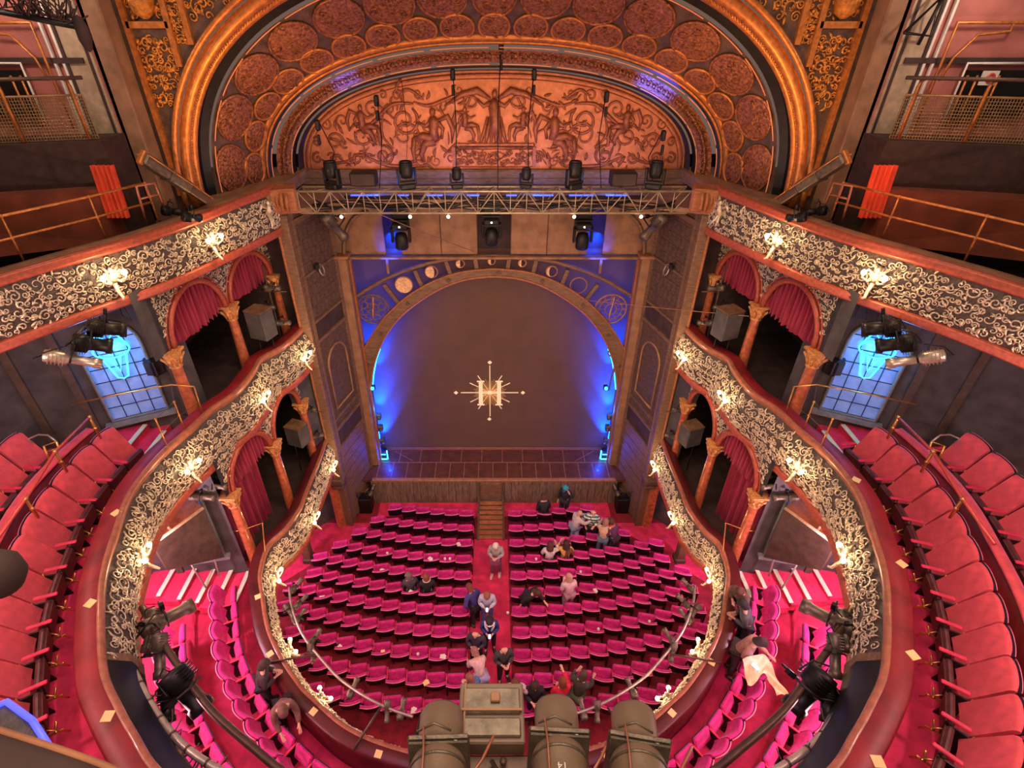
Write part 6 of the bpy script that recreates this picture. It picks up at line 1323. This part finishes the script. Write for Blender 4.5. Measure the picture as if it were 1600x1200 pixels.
def nearest_seat(p):
    return min((o for o in COL.objects if o.name.startswith('stalls_chair')), key=lambda o: (o.location.xy-Vector((p.x, p.y+0.0))).length)
def drop_seat(o):
    h = Vector((0, 0.15, 0.40)); R_ = Matrix.Rotation(radians(-66), 3, 'X')
    for c in o.children:
        if c.name.startswith('seat') : c.rotation_euler = (radians(-66), 0, 0); c.location = h-R_ @ h
def stand(px, py, f, label, *a, snap=True, **k):
    p = where(px, py, 1.62+0.0)
    if snap:
        s_ = nearest_seat(p+Vector((0, -0.42, 0))); p = s_.location+Matrix.Rotation(s_.rotation_euler[2], 3, 'Z') @ Vector((0.0, 0.47, 0))
        q = where(px, py, 1.62); p = Vector((q.x, p.y, p.z))
    return person(p, f, label, *a, **k)
def sit(px, py, f, label, *a, **k):
    q = where(px, py, 1.16); s_ = nearest_seat(q+Vector((0, -0.12, 0))); drop_seat(s_); p = s_.location+Matrix.Rotation(s_.rotation_euler[2], 3, 'Z') @ Vector((0, 0.22, 0))
    return person(p, s_.rotation_euler[2]+f, label, *a, seated=True, **k)
NAVY, BLACKC, GREY, JEAN = (0.03, 0.04, 0.12), (0.02, 0.018, 0.02), (0.35, 0.33, 0.32), (0.10, 0.15, 0.25)
BRN = (0.09, 0.035, 0.02)
def cap(t, U, Hd, hands):
    m_ = MB(); m_.lathe([(0.115, 0.0), (0.11, 0.06), (0.06, 0.11), (0.001, 0.12)], 12, Hd((0, 0, 1.64))); m_.tube([Hd((-0.06, 0.09, 1.66)), Hd((0, 0.18, 1.65)), Hd((0.06, 0.09, 1.66))], 0.012, 5); m_.build('teal_cap', cloth((0.03, 0.35, 0.42)), t, world=False)
def bagf(c, nm='bag'):
    def f(t, U, Hd, hands):
        m_ = MB(); b = U((0.0, 0.22, 1.0)); m_.box(b, (0.34, 0.16, 0.34), bev=0.06); m_.tube([b+Vector((-0.12, 0, 0.16)), b+Vector((0, 0, 0.34)), b+Vector((0.12, 0, 0.16))], 0.014, 5); m_.build(nm, cloth(c), t, world=False)
    return f
def scarf(c):
    def f(t, U, Hd, hands):
        m_ = MB(); m_.tube([Hd((0.1*cos(a), 0.1*sin(a), 1.50)) for a in [2*pi*i/12 for i in range(12)]], 0.032, 6, closed=True); m_.tube([U((0.05, 0.12, 1.46)), U((0.06, 0.17, 1.25)), U((0.07, 0.18, 1.0))], 0.035, 6); m_.build('scarf', cloth(c), t, world=False)
    return f
def strap(t, U, Hd, hands):
    m_ = MB(); m_.tube([U((0.1, 0.06, 1.46)), U((0.0, 0.17, 1.25)), U((-0.12, 0.15, 1.0))], 0.012, 5); m_.build('strap', cloth(BLACKC), t, world=False)
stand(885, 768, 2.6, 'person in dark coat and teal cap standing by the stage wall', BLACKC, BLACKC, BRN, arms=('up', 'down'), extra=[cap], headtilt=0.5)
sit(858, 786, 0.2, 'person in black seated low in the front row near the stage wall', BLACKC, BLACKC, BRN, lean=0.35)
stand(900, 806, -1.2, 'bald person in pale shirt and light jeans turned to the striped shirt', (0.62, 0.55, 0.5), (0.25, 0.33, 0.42), None, bald=True, lean=0.15, arms=('reach', 'reach'))
stand(925, 800, pi-0.1, 'bald person in green and white striped shirt facing the balcony', 'stripe', BLACKC, None, bald=True, arms=('fold', 'hip'), extra=[strap], headtilt=0.1)
stand(944, 822, -0.3, 'person in beige jacket and jeans seen from behind with a tan bag', (0.62, 0.42, 0.26), JEAN, (0.3, 0.16, 0.1), lean=0.2, arms=('reach', 'fold'), extra=[bagf((0.35, 0.16, 0.07), 'tan_bag')])
stand(964, 835, 0.6, 'person in dark purple jacket with red front beside the beige jacket', (0.10, 0.03, 0.09), BLACKC, BRN, lean=0.3, arms=('fold', 'fold'), extra=[scarf((0.6, 0.05, 0.05))])
sit(850, 848, 0.0, 'seated person with long brown hair and white top', (0.7, 0.66, 0.62), BLACKC, BRN, long_hair=True, arms=('lap', 'up'))
sit(875, 857, -0.2, 'seated person in brown coat between white top and yellow top', (0.16, 0.06, 0.03), BLACKC, (0.05, 0.02, 0.015), arms=('up', 'lap'), long_hair=True)
sit(891, 850, 0.1, 'seated person in mustard yellow top with dark hair', (0.78, 0.45, 0.10), BLACKC, (0.04, 0.02, 0.015), arms=('up', 'lap'))
stand(822, 912, -2.2, 'person with brown hair in black clothes bending in the right block', BLACKC, BLACKC, BRN, lean=0.6, arms=('reach', 'down'))
stand(890, 905, 0.3, 'person in pale pink striped shirt standing in the right block', (0.72, 0.50, 0.52), (0.4, 0.25, 0.28), (0.5, 0.28, 0.2), lean=0.1)
stand(775, 852, pi-0.15, 'person in grey jacket holding a mauve coat in the central aisle', (0.42, 0.40, 0.34), (0.22, 0.10, 0.14), (0.75, 0.66, 0.55), snap=False, headtilt=0.7, extra=[bagf((0.30, 0.09, 0.17), 'mauve_coat')], shoes=(0.8, 0.7, 0.5))
sit(634, 915, 0.2, 'seated person in dark coat with a beige bag on the left block', (0.07, 0.06, 0.07), BLACKC, (0.16, 0.12, 0.10), extra=[bagf((0.6, 0.42, 0.22), 'beige_bag')])
sit(660, 920, 0.0, 'seated person in black with white scarf on the left block', BLACKC, BLACKC, (0.25, 0.08, 0.03), extra=[scarf((0.85, 0.8, 0.75))])
stand(742, 928, 0.7, 'person in indigo sweater leaning by the left edge of the aisle', (0.06, 0.05, 0.22), BLACKC, (0.2, 0.05, 0.03), snap=False, lean=0.35, arms=('hip', 'fold'))
stand(761, 928, pi, 'person in white shirt and blue jacket holding a phone in the aisle', (0.55, 0.6, 0.7), (0.10, 0.12, 0.3), (0.3, 0.12, 0.07), snap=False, headtilt=0.8, phone='white shirt in the aisle')
stand(765, 968, pi, 'person in navy coat with white fur hood looking at a phone', (0.03, 0.05, 0.2), BLACKC, (0.03, 0.02, 0.03), snap=False, headtilt=0.9, hood=(0.85, 0.82, 0.8), phone='white fur hood', long_hair=True)
stand(744, 990, pi-0.2, 'person in dark blazer with pale collar and clasped hands, aisle', (0.05, 0.04, 0.07), BLACKC, (0.25, 0.14, 0.1), snap=False, headtilt=0.5, arms=('fold', 'fold'), bald=True)
stand(787, 1015, pi+0.25, 'balding person in dark suit beside the right aisle seats', (0.06, 0.06, 0.06), BLACKC, None, bald=True, snap=False, headtilt=0.4, arms=('phone', 'fold'))
stand(752, 1040, 0.4, 'person in pale pink shirt bending over in the aisle', (0.72, 0.50, 0.46), (0.4, 0.4, 0.6), (0.35, 0.16, 0.12), snap=False, lean=0.75, arms=('reach', 'reach'))
stand(742, 1068, 0.9, 'person in blue and white jacket with turquoise sleeve behind the control box', (0.10, 0.22, 0.5), (0.04, 0.3, 0.45), (0.3, 0.12, 0.08), snap=False, lean=0.2)
stand(806, 1068, pi, 'person in white top raising both hands to the face', (0.75, 0.68, 0.66), (0.05, 0.35, 0.3), (0.15, 0.05, 0.03), snap=False, arms=('up', 'up'), long_hair=True)
stand(836, 1072, pi, 'person in black with dark hair between white top and red top', BLACKC, BLACKC, (0.05, 0.02, 0.015), snap=False, long_hair=True)
stand(879, 1070, 0.2, 'person in bright red top with auburn hair', (0.75, 0.02, 0.05), (0.05, 0.3, 0.4), (0.22, 0.05, 0.02), snap=False, arms=('fold', 'reach'))
stand(905, 1068, -0.6, 'person in dark olive coat behind the middle foreground lantern', (0.06, 0.06, 0.04), (0.12, 0.16, 0.06), (0.08, 0.05, 0.03), snap=False, lean=0.3, arms=('up', 'reach'))
# dress circle audience
def circ(px, py, h, f, label, *a, fl=F1, **k):
    q = where(px, py, h, fl); return person(q, f, label, *a, **k)
circ(1166, 918, 1.5, 2.2, 'person in brown coat leaning on the right dress circle ledge', (0.12, 0.06, 0.045), BLACKC, BRN, lean=0.5, arms=('reach', 'fold'), scale=1.1)
circ(1176, 958, 1.5, 1.2, 'person with curly black hair in grey coat by the right ledge', (0.08, 0.08, 0.09), BLACKC, (0.015, 0.012, 0.012), lean=0.35, skin=SKIN2, scale=1.1)
sh = thing('cream_shawl', 'cream shawl held out over right dress circle seats, lit by a phone', 'shawl', at(1195, 1050, Z=4.9)); m_ = MB(); rows = []
A_ = cat_rom([at(*q, Z=z) for *q, z in ((1160, 1030, 5.0), (1185, 1022, 5.05), (1202, 1030, 4.95), (1212, 1056, 4.8), (1232, 1084, 4.65))], 6); B_ = cat_rom([at(*q, Z=z) for *q, z in ((1168, 1072, 4.75), (1180, 1068, 4.8), (1192, 1052, 4.8), (1203, 1066, 4.7), (1214, 1086, 4.6))], 6)
for i, (a, b) in enumerate(zip(A_, B_)): rows.append([a.lerp(b, j/6)+Vector((0, 0, 0.03*sin(i*0.9+j*1.3))) for j in range(7)])
m_.grid(rows); m_.build('folded_cloth', cloth((0.75, 0.52, 0.27)), sh)
q = at(1180, 1042, Z=5.05); ph = thing('mobile_phone', 'bright glowing phone over the cream shawl, right dress circle', 'phone', q, 0.6); m_ = MB(); m_.box((0, 0, 0), (0.09, 0.17, 0.012), bev=0.003); m_.build('case', black, ph, world=False); m_ = MB(); m_.box((0, 0, 0.009), (0.08, 0.155, 0.004)); m_.build('lit_screen', mat('phone_screen_bright', (0.4, 0.7, 1), 0.3, emit=(0.12, 0.5, 1.0), estr=7), ph, world=False)
light('POINT', q+Vector((0.05, 0.05, 0.14)), 3.0, (0.1, 0.5, 1.0), 0.03, name='phone_glow')
circ(1160, 1000, 1.45, -2.2, 'person in dusty pink jacket holding a cream shawl, right dress circle', (0.42, 0.20, 0.15), (0.07, 0.05, 0.05), (0.04, 0.02, 0.02), lean=0.45, arms=('reach', 'phone'), skin=SKIN2, scale=1.12)
circ(402, 1052, 1.45, -1.2, 'dark haired person in black coat standing in the left dress circle', (0.06, 0.04, 0.04), BLACKC, (0.05, 0.03, 0.02), lean=0.25)
circ(436, 1085, 1.4, -2.6, 'person in brown coat bending over the left dress circle front row', (0.20, 0.10, 0.07), BLACKC, (0.16, 0.08, 0.05), lean=0.7, arms=('reach', 'reach'))
# small things left on the seats
bpy.context.view_layer.update()
for i, (px, py, kind) in enumerate(((608, 852, 'cup'), (673, 865, 'paper'), (696, 866, 'cup'), (704, 864, 'cup'), (600, 874, 'paper'), (717, 845, 'paper'), (645, 905, 'paper'), (506, 921, 'paper'), (535, 987, 'paper'), (602, 994, 'card'), (652, 1034, 'cup'), (691, 1039, 'paper'), (665, 1074, 'card'), (649, 1087, 'paper'), (932, 968, 'cup'), (1010, 955, 'cup'), (837, 866, 'cup'), (906, 887, 'cup'), (927, 905, 'paper'), (880, 1046, 'cup'), (793, 948, 'cup'))):
    q = where(px, py, 0.985); s_ = nearest_seat(q); rown = min(range(11), key=lambda r: abs(rowY[r]-(s_.location.y-0.2)))
    sd = 'left' if px < 772 else 'right'; base = s_.location+Vector((0, 0, 0)); z = s_.location.z+0.945
    yy = s_.location.y-0.12; z = q.z+0.95
    if kind == 'cup':
        c = thing('paper_cup', 'right-hand one of a pair of paper cups, fourth row, left block' if i == 3 else 'paper cup on %s seats, %s block, %s from the aisle' % (rowname[rown], sd, ORD[min(19, int(abs(s_.location.x-(-0.79 if px < 772 else 0.54))/0.575))]), 'cup', (q.x, yy, z)); m_ = MB(); m_.lathe([(0.001, 0), (0.03, 0), (0.042, 0.1), (0.038, 0.1), (0.028, 0.01), (0.001, 0.01)], 12, (0, 0, 0)); m_.build('cup_wall', whitep, c, world=False)
    else:
        c = thing('programme' if kind == 'paper' else 'leaflet', ('white programme' if kind == 'paper' else 'orange leaflet')+' left on %s seats, %s block' % (rowname[rown], sd)+(', %s from the aisle' % ORD[min(19, int(abs(s_.location.x-(-0.79 if px < 772 else 0.54))/0.575))]), 'paper', (q.x, yy, z), rz=i*0.7); m_ = MB(); m_.box((0, 0, 0.006), (0.12, 0.17, 0.012)); m_.box((0.02, 0.01, 0.018), (0.1, 0.14, 0.01), rz=0.3); m_.build('pages', whitep if kind == 'paper' else cream, c, world=False)
bpy.context.view_layer.update()
for o in list(bpy.data.objects):
    if '_org' in o: del o['_org']
